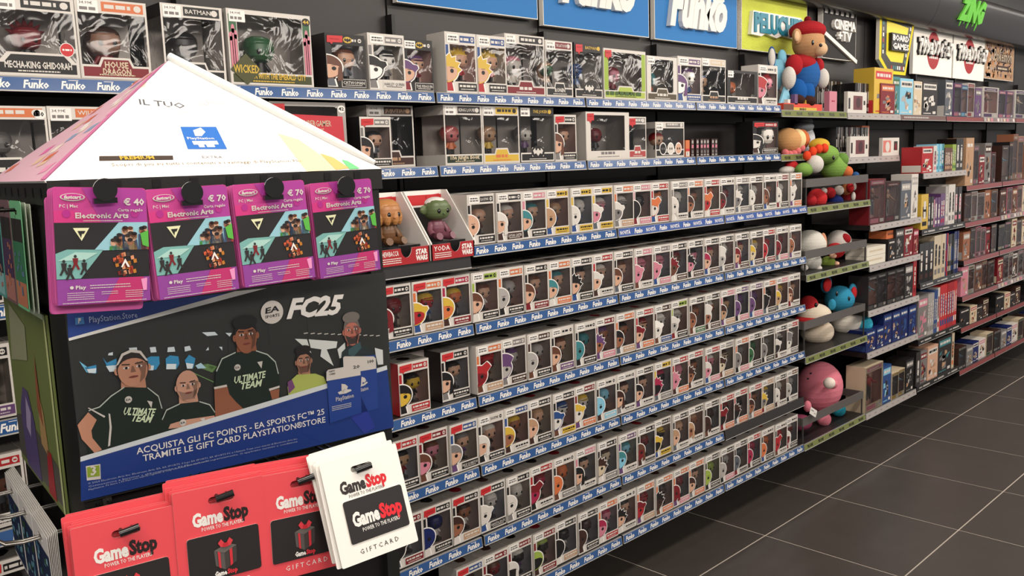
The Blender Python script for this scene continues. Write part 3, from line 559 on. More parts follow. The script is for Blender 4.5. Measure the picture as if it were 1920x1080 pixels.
# open-fronted display trays with seated figures
def tray(x, w, label, txt, hair, face, body, shape, flabel):
    root = empty('display_tray', (x, 2.035, 1.387)); tag(root, label, 'box', 'open display trays'); d, h = .15, .205
    for xx in (0, w-.004):
        m = MB(); m.poly(F((xx+.004, 0, 0), Y, Z), [(0, 0), (d, 0), (d, h), (d-.03, h), (0, .052)], (236, 230, 222), .004, side='W'); m.build('side_panel', root)
    m = MB(); m.box(.004, w-.004, d-.004, d, 0, h, (40, 38, 38)); m.rect(F((0, d-.004, 0)), .004, w-.004, h-.052, h, 'W', 1); m.rect(F((0, d-.004, 0)), .03, w-.004, h-.046, h-.014, 'R', 2)
    m.build('back_panel', root)
    m = MB(); m.box(.004, w-.004, .004, d-.004, 0, .004, 'k'); m.box(.01, w-.01, .03, d-.01, .004, .052, (30, 30, 32), 'gloss'); m.build('seat_block', root)
    m = MB(); fr = F((0, 0, 0)); hs = [(w*.55+.02*math.cos(a), .048+.028*math.sin(a)) for a in [math.pi+math.pi*i/10 for i in range(11)]]
    m.poly(fr, [(0, 0), (w, 0), (w, .048)]+hs[::-1]+[(0, .048)], 'r', .002, side='W')
    m.text(fr, .010, .028, .014, txt, 'W', 1, w=min(.066, w*.36)); m.text(fr, w-.052, .026, .014, 'STAR', 'W', 1, w=.044, bold=.05); m.text(fr, w-.052, .008, .014, 'WARS', 'W', 1, w=.044, bold=.05)
    for k in range(3): m.bars(fr, .012, w*.45, .019-.006*k, .0025, 'W', 1, k)
    m.build('front_lip', root)
    m = MB(); m.poly(F((w*.62, d-.0045, 0)), [(0, h-.062), (.05, h-.056), (.052, h-.012), (.0, h-.016)], 'R', .0004, lay=5); m.build('price_sticker', root)
    cx, yy, zz = w*.5, .075, .056; m = MB()
    m.ball((cx, yy, zz+.034), (.026, .024, .034), body, seg=14, ring=10)
    for q in (-1, 1):
        m.tube([(cx+q*.014, yy-.01, zz+.012), (cx+q*.024, yy-.035, zz+.008), (cx+q*.026, yy-.046, zz+.012)], [.012, .011, .012], body, 'vinyl', 8)
        m.tube([(cx+q*.022, yy, zz+.05), (cx+q*.034, yy-.008, zz+.03), (cx+q*.034, yy-.02, zz+.016)], [.009, .009, .010], body, 'vinyl', 8)
    fg = m.build('seated_figure', None, (x, 2.035, 1.387)); tag(fg, flabel, 'figure')
    m = MB(); zc = zz+.092
    m.ball((cx, yy-.004, zc), (.04, .036, .034), face, seg=16, ring=12, pw=.8)
    if shape == 'fur':
        m.ball((cx, yy+.002, zc+.006), (.043, .038, .036), hair, seg=16, ring=12, pw=.85, zmin=-.1)
        for i in range(9): a = i*.7; m.ball((cx+math.cos(a)*.036, yy-.002+math.sin(a)*.03, zc-.012), (.012, .012, .024), hair, seg=8, ring=6)
    else:
        m.ball((cx, yy, zc+.018), (.036, .034, .020), hair, seg=16, ring=10, zmin=-.3)
        for q in (-1, 1): m.ball((cx+q*.045, yy, zc+.0), (.018, .006, .014), face, seg=8, ring=6)
    for q in (-1, 1): m.ball((cx+q*.017, yy-.037, zc-.004), (.0065, .004, .0075), 'k', 'gloss', 8, 6)
    m.ball((cx, yy-.041, zc-.013), (.004, .003, .003), face, seg=6, ring=4)
    m.build('head', fg)
tray(1.455, .19, 'open tray with red lip, left of two beside the gift card stand', 'CHEWBACCA', (186, 128, 74), (176, 118, 70), (110, 76, 48), 'fur', 'seated tan furry big-headed figure in the left red-lipped tray')
tray(1.652, .172, 'open tray with red lip, right of two, beside first small white box', 'YODA', 'W', (96, 112, 72), (120, 70, 84), 'cap', 'seated green figure with white cap in the right red-lipped tray')
# ---------------------------------------------------------------- gift card stand
SY = -.1151
S = F((.330, 1.08, 0), Vector((math.cos(SY), math.sin(SY), 0)))
SL = F(S.p(0, 0, -.42), S.n, Z)                      # left side, a grows towards the aisle
cen = S.p(.21, 0, -.21)
stand = empty('card_stand', (cen.x, cen.y, 0)); tag(stand, 'black square gift card stand with white pyramid roof and football poster', 'display stand')
def sb(m, name, parent=stand, loc=None):
    o = m.build(name, None)
    if parent is not None:
        o.parent = parent
        if parent is stand: o.location = (-cen.x, -cen.y, 0)
    return o
def SBx(m, a0, a1, c0, c1, z0, z1, col, mt='paint'): m.box(a0, a1, -c1, -c0, z0, z1, col, mt, S)
m = MB(); SBx(m, .012, .408, -.408, -.012, .88, 1.655, (22, 20, 20)); sb(m, 'core')
m = MB(); SBx(m, .0, .02, -.09, .0, .9, 1.66, (30, 30, 28)); SBx(m, .02, .03, -.004, .002, .95, 1.6, (60, 60, 56), 'gloss'); sb(m, 'corner_post')
m = MB(); SBx(m, .40, .42, -.09, .0, .9, 1.66, (30, 30, 28)); sb(m, 'corner_post')
for a0, a1, c0, c1 in ((0, .42, -.42, -.40), ):
    m = MB(); SBx(m, a0, a1, c0, c1, .9, 1.66, (30, 30, 28)); sb(m, 'back_panel')
m = MB(); SBx(m, -.004, .424, -.424, .004, 1.640, 1.668, (30, 29, 27))
for i in range(9): m.rect(F(S.p(0, 0, .0045), S.r), .02+i*.045, .03+i*.045, 1.655, 1.6655, (8, 8, 8), 1)
for i in range(8): m.rect(F(SL.p(0, 0, .0045), SL.r), .03+i*.05, .038+i*.05, 1.648, 1.660, (8, 8, 8), 1)
sb(m, 'top_rim')
m = MB(); m.tube([(cen.x, cen.y, .03), (cen.x, cen.y, .9)], .03, (60, 60, 60), 'paint', 16); sb(m, 'pole')
m = MB(); m.tube([(cen.x, cen.y, 0), (cen.x, cen.y, .03)], .26, (30, 30, 30), 'paint', 32); sb(m, 'base')
# roof
ap = S.p(.21, 1.833, -.21)
cs = [S.p(-.006, 1.668, .004), S.p(.424, 1.668, .004), S.p(.424, 1.668, -.424), S.p(-.006, 1.668, -.424)]
def roofpanel(p, q, col, name='roof_panel'):
    m = MB(); r = (q-p).normalized(); mid = (p+q)/2; u = (ap-mid); u = (u-r*u.dot(r)).normalized(); f = F(p, r, u)
    w = (q-p).length; h = (ap-mid).length; m.poly(f, [(0, 0), (w, 0), ((ap-p).dot(r), (ap-p).dot(u))], col, .003, m='print', side='W'); return m, f, w, h
m, RF, w, h = roofpanel(cs[0], cs[1], (250, 249, 246)); rp = sb(m, 'roof_panel')
def line(mm, fr, p, q, hgt, t, col, lay=1, bold=.012, shear=0., res=1):
    (x0, y0), (x1, y1) = p, q; L = math.hypot(x1-x0, y1-y0); mm.text(fr.at(x0, y0, 0, math.atan2(y1-y0, x1-x0)), 0, 0, hgt, t, col, lay, w=L, bold=bold, shear=shear, res=res)
m = MB()
a_, b_ = [(0.14395, 0.15455), (0.20068, 0.14561)]; line(m, RF, a_, b_, .013, 'IL TUO', (96, 96, 98), 1, .01)
a_, b_ = [(0.22247, 0.15108), (0.26072, 0.15705)]; line(m, RF, a_, b_, .011, 'AMO', (196, 196, 196), 1, -.0)
a_, b_ = [(0.17247, 0.13523), (0.23465, 0.13464)]; line(m, RF, a_, b_, .007, 'PlayStation Plus', (205, 203, 200), 1, 0)
m.art(RF, [(0.18094, 0.10356), (0.22795, 0.10329), (0.226, 0.05273), (0.17546, 0.05432)][::-1], (50, 110, 190), 1)
m.art(RF, [(0.19489, 0.09502), (0.20655, 0.10098), (0.20977, 0.09124), (0.20183, 0.08175), (0.19355, 0.08189)][::-1], 'W', 2)
a_, b_ = [(0.18182, 0.07503), (0.21625, 0.07432)]; line(m, RF, a_, b_, .005, 'PlayStation', 'W', 2)
m.rect(RF, a_[0]+.004, b_[0]+.002, a_[1]-.012, a_[1]-.004, 'W', 2)
a_, b_ = [(0.1913, 0.0573), (0.21184, 0.05669)]; m.bars(RF, a_[0], b_[0], a_[1], .006, 'W', 2, 3)
m.art(RF, [(0.06773, 0.04374), (0.15306, 0.04152), (0.1511, 0.0327), (0.06547, 0.03429)][::-1], (70, 58, 50), 1)
a_, b_ = [(0.08967, 0.03536), (0.12922, 0.03474)]; line(m, RF, a_, b_, .0065, 'PREMIUM', 'y', 2, .03)
a_, b_ = [(0.18812, 0.03449), (0.21385, 0.03342)]; line(m, RF, a_, b_, .005, 'EXTRA', 'g', 1, 0)
a_, b_ = [(0.07699, 0.02322), (0.3206, 0.02054)]; line(m, RF, a_, b_, .006, 'Scopri di più su tutti i contenuti e i vantaggi di PlayStation Plus', (140, 122, 90), 1, .0)
m.art(RF, [(0.30838, 0.08753), (0.33365, 0.07191), (0.36777, 0.00131), (0.31577, -0.00061)][::-1], (244, 214, 170), 1)
m.art(RF, [(0.35187, 0.0388), (0.36752, 0.02828), (0.38077, 0.00305), (0.35939, 0.00056)][::-1], (238, 180, 110), 2)
m.art(RF, [(0.3774, 0.0229), (0.38544, 0.01882), (0.39633, 0.001), (0.37968, 0.00067)][::-1], (110, 214, 130), 3)
o = m.build('roof_print', rp)
m, f, w, h = roofpanel(cs[3], cs[0], (236, 190, 205)); rl = sb(m, 'roof_panel')
q = MB(); hh = (ap-(cs[3]+cs[0])/2).length; ww = w
def tri(y0, y1, x0, x1):  # strip of the triangle between two fractions of its slant
    L = lambda t, s: (ww*(t*.5*s/ .5*.5+ (1-t)*0)+0, 0)
    return None
R = random.Random(3)
for i in range(26):
    t = R.uniform(.02, .8); k = R.uniform(.08, .9); x = ww*(t/2+(1-t)*k); q.art(f, [(x, hh*t), (x+.03*(1-t), hh*t+.006), (x+.022*(1-t), hh*(t+.09)), (x-.008, hh*(t+.06))], R.choice([(240, 120, 180), (250, 240, 240), (250, 236, 220), (246, 160, 196), (150, 170, 200), (240, 200, 170), (225, 120, 90)]), 1)
q.art(f, [(ww*.93, .002), (ww*.995, .002), (ww*.52, hh*.96), (ww*.5, hh*.92)], (232, 130, 180), 2)
q.build('roof_print', rl)
for p_, q_ in ((cs[1], cs[2]), (cs[2], cs[3])): m, f, w, h = roofpanel(p_, q_, 'w'); sb(m, 'roof_panel')
m = MB(); e = cs[1]; m.tube([ap+(e-ap)*t+Vector((0, 0, .004)) for t in (0, .3, .6, .85, .97)], [.006, .007, .007, .006, .003], (226, 228, 224), 'print', 12); sb(m, 'roof_edge_roll')
# front poster under acrylic
m = MB(); PF = F(S.p(0, 0, .006), S.r); m.box(.0, .4195, 0, .004, 1.290, 1.5206, (45, 47, 45), 'print', PF); po = sb(m, 'poster_panel')
m = MB(); A = lambda pts, c, l=1: m.art(PF, pts[::-1], c, l)
R = random.Random(7)
for i in range(7): A([(x, y) for x, y in [(0.0126, 1.48235), (0.02965, 1.47973), (0.02847, 1.46715), (0.01142, 1.46989)]] if 0 else [(.02+.055*i, 1.47-.0*i), (.05+.055*i, 1.47), (.05+.055*i, 1.44), (.02+.055*i, 1.44)], (46, 48, 46), 1)
A([(0.00204, 1.51953), (0.19891, 1.51798), (0.00068, 1.48793)], (38, 66, 140), 2); A([(0.00068, 1.48793), (0.19902, 1.51935), (0.24185, 1.51858), (0.00093, 1.48476)], (226, 226, 220), 3)
for cx, cy in ((165,690),(209,688),(286,690),(322,690),(360,688)): pass
A([(0.00928, 1.45947), (0.0145, 1.45414), (0.01869, 1.4496), (0.0261, 1.4419), (0.02381, 1.4423), (0.01594, 1.44497)], (120, 200, 235), 3); A([(0.01421, 1.45101), (0.02705, 1.45201), (0.02674, 1.44243), (0.01758, 1.44404)], (60, 150, 200), 3); A([(0.01629, 1.44874), (0.0267, 1.44822), (0.02559, 1.44263), (0.01815, 1.44394)], (225, 240, 245), 4)
A([(0.03481, 1.4597), (0.03886, 1.45258), (0.04989, 1.45592), (0.04989, 1.44291), (0.04031, 1.44263)], (60, 150, 200), 3); A([(0.03734, 1.44897), (0.04977, 1.44814), (0.04848, 1.44055), (0.04078, 1.44125)], (225, 240, 245), 4)
A([(0.0836, 1.45034), (0.08876, 1.45214), (0.09871, 1.45051), (0.09852, 1.44118), (0.09351, 1.43469), (0.08484, 1.43619)], (60, 150, 200), 3); A([(0.08408, 1.44164), (0.09149, 1.44037), (0.09035, 1.43457), (0.08478, 1.43554)], (225, 240, 245), 4)
A([(0.10601, 1.44663), (0.11141, 1.44977), (0.1215, 1.44677), (0.12198, 1.43721), (0.11755, 1.43119), (0.10548, 1.43328)], (60, 150, 200), 3); A([(0.10669, 1.4398), (0.11813, 1.43786), (0.11691, 1.4313), (0.10548, 1.43328)], (230, 244, 248), 4)
A([(0.12883, 1.44081), (0.1346, 1.44667), (0.14204, 1.44067), (0.13839, 1.42895), (0.13056, 1.4303)], (60, 150, 200), 3); A([(0.12984, 1.43724), (0.13885, 1.43435), (0.13703, 1.4285), (0.13051, 1.42963)], (230, 244, 248), 4)
A([(0.1413, 1.43188), (0.14818, 1.43415), (0.15426, 1.42621), (0.14359, 1.42736)], (180, 220, 235), 4)
for q_ in ([(0.06475, 1.46654), (0.07385, 1.46576), (0.07399, 1.46048), (0.06548, 1.46119)], [(0.08852, 1.46345), (0.09539, 1.46303), (0.09605, 1.45628), (0.08917, 1.45672)], [(0.10974, 1.46011), (0.11742, 1.45957), (0.11818, 1.45339), (0.10859, 1.45426)], [(0.12961, 1.45766), (0.13622, 1.45798), (0.13772, 1.4523), (0.12975, 1.45153)], [(0.15274, 1.47252), (0.16883, 1.47085), (0.17255, 1.46616), (0.15899, 1.4668)], [(0.1823, 1.46749), (0.19055, 1.46628), (0.18741, 1.46186)], [(0.15547, 1.44878), (0.1592, 1.45301), (0.15953, 1.44882)], [(0.17267, 1.4509), (0.17675, 1.45026), (0.17636, 1.44545)], [(0.04168, 1.46373), (0.04648, 1.46425), (0.04612, 1.46043), (0.04086, 1.46129)]): A(q_, (215, 228, 232), 4)
for i in range(8): A([(x, y+.0016*i*.0) for x, y in [(0.13657, 1.42309), (0.13793, 1.42354), (0.16223, 1.40742), (0.16212, 1.40605)]] if i == 0 else [([(0.13657, 1.42309), (0.16223, 1.40742)][0][0]+.0026*i, 1.4317+.0), ([(0.13657, 1.42309), (0.16223, 1.40742)][0][0]+.0026*i+.001, 1.4317), ([(0.13657, 1.42309), (0.16223, 1.40742)][1][0]+.001*i, 1.4185+.001*i), ([(0.13657, 1.42309), (0.16223, 1.40742)][1][0]-.001, 1.4185+.001*i)], (110, 150, 90), 3)
# stadium lettering shapes
A([(0.27531, 1.44578), (0.29284, 1.44239), (0.29767, 1.42235)], (220, 224, 220), 3); A([(0.29516, 1.44203), (0.33765, 1.43257), (0.33542, 1.42383), (0.32084, 1.42387), (0.32964, 1.39899), (0.31066, 1.41576), (0.31291, 1.42513), (0.29742, 1.42983)], (220, 224, 220), 3)
A([(0.33688, 1.42132), (0.34893, 1.42932), (0.34925, 1.40943), (0.33925, 1.40802)], (220, 224, 220), 3); A([(0.39534, 1.41438), (0.40809, 1.40922), (0.40765, 1.38802), (0.39721, 1.38901)], (216, 220, 218), 3)
for i in range(11):
    x = 570+i*13.4
pts = [(0.28875, 1.45037), (0.40844, 1.42878)]
for i in range(12):
    t = i/12; x = pts[0][0]+(pts[1][0]-pts[0][0])*t; y = pts[0][1]+(pts[1][1]-pts[0][1])*t; m.rect(PF, x, x+.006, y, y+.0012, 'w', 3)
def face(cx, cy, rx, ry, skin, hair, lay, bald=False, beard=None, band=None, dark=(30, 22, 20)):
    m.ell(PF, cx-rx*.98, cy-ry*.08, rx*.16, ry*.2, skin, lay, 8); m.ell(PF, cx+rx*.98, cy-ry*.08, rx*.16, ry*.2, skin, lay, 8)
    m.ell(PF, cx, cy, rx, ry, skin if bald else hair, lay, 20)
    m.art(PF, [(cx+rx*.93*math.cos(a), cy-ry*.06+ry*.96*math.sin(a)*(1 if math.sin(a) < 0 else .62)) for a in [2*math.pi*i/20 for i in range(20)]], skin, lay+1)
    if beard: m.art(PF, [(cx-rx*.85, cy-ry*.25), (cx-rx*.5, cy-ry*.9), (cx+rx*.5, cy-ry*.9), (cx+rx*.85, cy-ry*.25), (cx+rx*.4, cy-ry*.4), (cx-rx*.4, cy-ry*.4)], beard, lay+2)
    if band: m.art(PF, [(cx-rx*1.0, cy+ry*.25), (cx-rx*.6, cy+ry*.86), (cx, cy+ry*1.02), (cx+rx*.6, cy+ry*.86), (cx+rx*1.0, cy+ry*.25), (cx+rx*.85, cy+ry*.3), (cx+rx*.5, cy+ry*.74), (cx, cy+ry*.86), (cx-rx*.5, cy+ry*.74), (cx-rx*.85, cy+ry*.3)], band, lay+2)
    sh = tuple(int(v*.68) for v in skin); L = lay+2
    m.art(PF, [(cx+rx*.25, cy+ry*.3), (cx+rx*.9, cy+ry*.2), (cx+rx*.7, cy-ry*.6), (cx+rx*.35, cy-ry*.85), (cx+rx*.5, cy-ry*.3)], sh, lay+2)
    m.art(PF, [(cx-rx*.05, cy+ry*.12), (cx+rx*.05, cy+ry*.12), (cx+rx*.18, cy-ry*.22), (cx-rx*.16, cy-ry*.22)], sh, L)
    for q in (-1, 1):
        m.ell(PF, cx+q*rx*.4, cy+ry*.06, rx*.2, ry*.07, (225, 215, 210), L+1, 10); m.ell(PF, cx+q*rx*.4, cy+ry*.06, rx*.09, ry*.075, dark, L+2, 8)
        m.art(PF, [(cx+q*rx*.16, cy+ry*.19), (cx+q*rx*.66, cy+ry*.24), (cx+q*rx*.66, cy+ry*.3), (cx+q*rx*.16, cy+ry*.25)], hair if not bald else dark, L+1)
    m.ell(PF, cx, cy-ry*.46, rx*.3, ry*.06, (140, 70, 62), L+2, 10); m.rect(PF, cx-rx*.28, cx+rx*.28, cy-ry*.465, cy-ry*.45, dark, L+3)
def CT(p): return p[0]
SK1, SK2, SK3, SK4, SK5 = (196, 140, 112), (206, 156, 132), (150, 92, 66), (176, 126, 102), (188, 112, 96)
# footballers, left to right
A([(0.33914, 1.39431), (0.34312, 1.41653), (0.35355, 1.42403), (0.36377, 1.42703), (0.3851, 1.41599), (0.39561, 1.40496), (0.39883, 1.38716), (0.39126, 1.37747)], (40, 52, 54), 5); A([(0.3532, 1.41873), (0.37221, 1.42727), (0.37328, 1.41786), (0.3608, 1.40753), (0.35269, 1.41116)], (60, 90, 94), 6)
cx, cy = CT([(0.35996, 1.44519)]); m.poly(PF, [(cx-.008, cy-.03), (cx+.01, cy-.03), (cx+.009, cy), (cx-.008, cy)], SK5, lay=4); face(cx, cy, .0128, .0215, SK5, (110, 104, 98), 7, beard=(62, 54, 50))
m.ell(PF, cx, cy+.0185, .0135, .008, (120, 112, 106), 8, 14)
A([(0.25992, 1.38225), (0.26589, 1.39074), (0.27477, 1.39654), (0.30113, 1.39337), (0.31342, 1.38667), (0.31746, 1.37533), (0.30741, 1.36962), (0.2605, 1.36958)], (178, 190, 96), 5); A([(0.2604, 1.38879), (0.2667, 1.39133), (0.27044, 1.37955), (0.26072, 1.37249)], (120, 70, 120), 6)
cx, cy = CT([(0.28533, 1.41398)]); m.poly(PF, [(cx-.009, cy-.025), (cx+.009, cy-.025), (cx+.008, cy), (cx-.008, cy)], SK4, lay=4); face(cx, cy, .0112, .0178, SK4, (30, 26, 26), 7, beard=(110, 76, 62)); m.ell(PF, cx, cy+.015, .0118, .0065, (30, 26, 26), 8, 14)
A([(0.1612, 1.38663), (0.16539, 1.42081), (0.17415, 1.43535), (0.19271, 1.44073), (0.21965, 1.43853), (0.23514, 1.43102), (0.24536, 1.41921), (0.24933, 1.40251), (0.24837, 1.36971), (0.23031, 1.36811), (0.16543, 1.36254)], (22, 36, 28), 9)
A([(0.1615, 1.39848), (0.17818, 1.39958), (0.18003, 1.38793), (0.18756, 1.37653), (0.19727, 1.36457), (0.15977, 1.36089)], SK3, 10); A([(0.16099, 1.40067), (0.1776, 1.4011), (0.17807, 1.39819), (0.16144, 1.39779)], 'w', 11); A([(0.23309, 1.38506), (0.24814, 1.38664), (0.24792, 1.38375), (0.2336, 1.38205)], 'w', 11)
A([(0.23434, 1.38191), (0.24781, 1.3823), (0.24614, 1.37014), (0.23639, 1.36984)], SK3, 10)
cx, cy = CT([(0.20777, 1.46093)]); m.poly(PF, [(cx-.014, cy-.034), (cx+.014, cy-.034), (cx+.012, cy), (cx-.012, cy)], SK3, lay=8); face(cx, cy, .0155, .0235, SK3, (24, 22, 24), 11); m.ell(PF, cx, cy+.0175, .0165, .0095, (24, 22, 24), 13, 16)
A([(0.09155, 1.35472), (0.09439, 1.37249), (0.10043, 1.38281), (0.11771, 1.38753), (0.14142, 1.38561), (0.1544, 1.37885), (0.16034, 1.36782), (0.16033, 1.35936), (0.11761, 1.35589)], (22, 36, 28), 9); A([(0.10091, 1.35882), (0.10398, 1.36432), (0.12178, 1.36605), (0.15865, 1.36394), (0.15966, 1.3595), (0.11773, 1.35725)], SK2, 10)
cx, cy = CT([(0.12873, 1.40873)]); m.poly(PF, [(cx-.012, cy-.026), (cx+.012, cy-.026), (cx+.010, cy), (cx-.011, cy)], SK2, lay=8); face(cx, cy, .0142, .0195, SK2, (80, 66, 60), 11, bald=True, beard=(150, 116, 100))
A([(0.00808, 1.3497), (0.01529, 1.38909), (0.02529, 1.40197), (0.0387, 1.41236), (0.05507, 1.42039), (0.08107, 1.41488), (0.09315, 1.40185), (0.09619, 1.3857), (0.09155, 1.35472), (0.08637, 1.35382), (0.01138, 1.34762)], (22, 36, 28), 9)
A([(-0.0001, 1.38525), (0.01265, 1.39805), (0.02097, 1.38725), (0.01403, 1.37572), (0.01434, 1.36654), (0.02339, 1.35006), (0.01494, 1.34809), (0.00284, 1.36781)], SK1, 10); A([(0.01256, 1.40323), (0.01376, 1.40364), (0.03065, 1.38979), (0.02931, 1.38811)], 'w', 11); A([(0.03445, 1.39228), (0.03615, 1.39128), (0.03641, 1.37479), (0.03262, 1.3532), (0.03016, 1.35245), (0.03407, 1.3753)], 'w', 11)
for q_ in ([(0.01346, 1.40047), (0.02535, 1.40261), (0.03876, 1.413), (0.05513, 1.42104), (0.05501, 1.41974), (0.03922, 1.4116), (0.02581, 1.40122), (0.01334, 1.3992)], [(0.08112, 1.41554), (0.09321, 1.40252), (0.09619, 1.3857), (0.09494, 1.38596), (0.09247, 1.40131), (0.08101, 1.41422)], [(0.09439, 1.37249), (0.10049, 1.38347), (0.11776, 1.38821), (0.11765, 1.38686), (0.101, 1.38201), (0.09491, 1.37102)], [(0.14148, 1.38629), (0.15446, 1.37954), (0.16034, 1.36782), (0.15961, 1.36727), (0.15367, 1.3783), (0.14136, 1.38492)], [(0.16539, 1.42081), (0.17421, 1.43604), (0.19276, 1.44142), (0.19265, 1.44003), (0.17478, 1.43455), (0.16669, 1.41988)], [(0.21971, 1.43924), (0.23519, 1.43173), (0.24541, 1.41993), (0.24859, 1.40264), (0.24711, 1.4029), (0.24457, 1.41862), (0.23436, 1.43043), (0.2196, 1.43783)]): A(q_, (190, 200, 190), 10)
cx, cy = CT([(0.06619, 1.44206)]); m.poly(PF, [(cx-.016, cy-.036), (cx+.014, cy-.036), (cx+.013, cy), (cx-.013, cy)], SK1, lay=8); face(cx, cy, .0185, .0225, SK1, (44, 36, 34), 11, band='w')
for x, y in ((0, 0), (1, 0), (2, 0)):
    c_ = [[(0.0579, 1.40469)], [(0.1189, 1.36321)], [(0.19323, 1.4209)]][x][0]; m.ell(PF, c_[0], c_[1], .0042, .0042, 'w', 12, 14); m.text(PF, c_[0]-.0028, c_[1]-.0013, .0026, 'EA', 'k', 13, w=.0055)
for q_ in ([(0.07904, 1.39922), (0.0851, 1.39669), (0.08316, 1.38901)], [(0.14024, 1.36357), (0.14634, 1.36369), (0.1451, 1.35695)], [(0.21993, 1.42348), (0.22723, 1.42369), (0.22502, 1.414)]): A(q_, 'w', 12)
for p1, p2, t in (([(0.05026, 1.38771)], [(0.08668, 1.37885)], 'ULTIMATE'), ([(0.05914, 1.37789)], [(0.08219, 1.371)], 'TEAM'), ([(0.18738, 1.40071)], [(0.23066, 1.40147)], 'ULTIMATE'), ([(0.19583, 1.39133)], [(0.2247, 1.39097)], 'TEAM')): line(m, PF, p1[0], p2[0], .0085, t, (216, 232, 196), 13, .03, .3)
# big title
c_ = [(0.24599, 1.48608)][0]; m.ell(PF, c_[0], c_[1], .0155, .0155, 'w', 6, 28)
p_ = [(0.23637, 1.48522), (0.2557, 1.48695)]; line(m, PF, (p_[0][0], p_[0][1]+.0), p_[1], .007, 'EA', 'k', 7, .03, .15); p_ = [(0.23588, 1.47888), (0.2559, 1.47974)]; line(m, PF, p_[0], p_[1], .0036, 'SPORTS', 'k', 7, .02)
p_ = [(0.26535, 1.47558), (0.35014, 1.47158)]; line(m, PF, p_[0], p_[1], .0245, 'FC25', 'W', 6, .045, .35, 2)
# bottom blue field
A([(-0.00085, 1.34725), (0.21556, 1.3674), (0.31597, 1.37712), (0.41109, 1.38665), (0.41157, 1.38023), (0.3155, 1.37038), (0.215, 1.36026), (-0.0014, 1.34153)], (214, 220, 222), 14)
A([(-0.0014, 1.34153), (0.215, 1.36026), (0.3155, 1.37038), (0.41157, 1.38023), (0.41688, 1.29269), (-0.00534, 1.2941)], (30, 58, 130), 14)
A([(0.3155, 1.37038), (0.35691, 1.37426), (0.38628, 1.2993), (0.3686, 1.29362)], (44, 60, 150), 15)
for t, p1, p2, hgt in (('ACQUISTA GLI FC POINTS - EA SPORTS FC™ 25', (0, 0), (0, 0), .0078),):
    p_ = [(0.0609, 1.33594), (0.309, 1.3351)]; line(m, PF, p_[0], p_[1], hgt, t, 'W', 16, .008, 0, 2)
p_ = [(0.06745, 1.32559), (0.3098, 1.32346)]; line(m, PF, p_[0], p_[1], .0078, 'TRAMITE LE GIFT CARD PLAYSTATION®STORE', 'W', 16, .008, 0, 2)
A([(0.00378, 1.33505), (0.0195, 1.33384), (0.01839, 1.31561), (0.00328, 1.31748)], 'w', 15); A([(0.00479, 1.33349), (0.01822, 1.33284), (0.01759, 1.31978), (0.00421, 1.32118)], (140, 164, 50), 16); p_ = [(0.00788, 1.32288), (0.01431, 1.32259)]; line(m, PF, p_[0], p_[1], .011, '3', 'w', 17, .03)
for k, t in enumerate(('© 2024 Electronic Arts Inc. Electronic Arts, EA, EA SPORTS, il logo EA SPORTS, EA SPORTS FC e Ultimate Team sono marchi di Electronic Arts Inc.', 'Connessione a Internet e abbonamento a PS Plus richiesti separatamente. Si applicano termini e condizioni.', 'PlayStation, PS Store e PS Plus sono marchi registrati di Sony Interactive Entertainment Inc.')):
    p_ = [(0.00399, 1.31269), (0.26753, 1.30838)]; dy = -.0038*k; line(m, PF, (p_[0][0], p_[0][1]+dy), (p_[1][0]-.02*k*(k > 1)*3, p_[1][1]+dy+(.003*k if k > 1 else 0)), .0021, t, (170, 180, 205), 16, 0)
p_ = [(0.02429, 1.50274), (0.07771, 1.50179)]; line(m, PF, p_[0], p_[1], .0072, 'PlayStation.Store', (190, 205, 230), 5, .0)
A([(0.0096, 1.51042), (0.0187, 1.51044), (0.01907, 1.50221), (0.00939, 1.50231)], (70, 130, 190), 4); A([(0.01237, 1.50377), (0.01296, 1.50996), (0.01577, 1.50958), (0.01547, 1.50648), (0.01373, 1.50609), (0.01349, 1.50362)], 'w', 5)
def pscard(pts, wpts, lay, price, tx):
    A(pts, (34, 66, 142), lay); A(wpts, 'w', lay+1)
pscard([(0.34251, 1.40748), (0.39303, 1.40537), (0.39433, 1.38479), (0.3932, 1.32573), (0.34105, 1.32462)], [(0.34241, 1.40597), (0.34266, 1.40975), (0.34521, 1.41085), (0.39032, 1.40347), (0.39355, 1.39982), (0.39347, 1.38494), (0.34189, 1.38618)], 15, '100', 0)
pscard([(0.31563, 1.39535), (0.36749, 1.39407), (0.36556, 1.32581), (0.31608, 1.3206)], [(0.31464, 1.38115), (0.31553, 1.39386), (0.31812, 1.39643), (0.36425, 1.39616), (0.36744, 1.3933), (0.36742, 1.38012)], 18, '20', 0)
p_ = [(0.35637, 1.39134), (0.36645, 1.39115)]; line(m, PF, p_[0], p_[1], .0042, '20', 'k', 20, .02); p_ = [(0.38032, 1.395), (0.38978, 1.39497)]; line(m, PF, p_[0], p_[1], .0042, '100', 'k', 17, .02)
p_ = [(0.31866, 1.39255), (0.32837, 1.39237)]; line(m, PF, p_[0], p_[1], .0022, 'GIFT', 'k', 20, .02); p_ = [(0.31919, 1.38867), (0.32892, 1.38847)]; line(m, PF, p_[0], p_[1], .0022, 'CARD', 'k', 20, .02)
A([(0.33612, 1.36191), (0.33689, 1.37328), (0.34255, 1.37148), (0.34644, 1.36768), (0.34449, 1.36341), (0.34045, 1.36494), (0.34009, 1.35962)], 'w', 20); A([(0.33038, 1.36223), (0.33958, 1.36434), (0.35031, 1.3631), (0.3518, 1.36049), (0.34249, 1.35839), (0.33261, 1.35874)], 'w', 20)
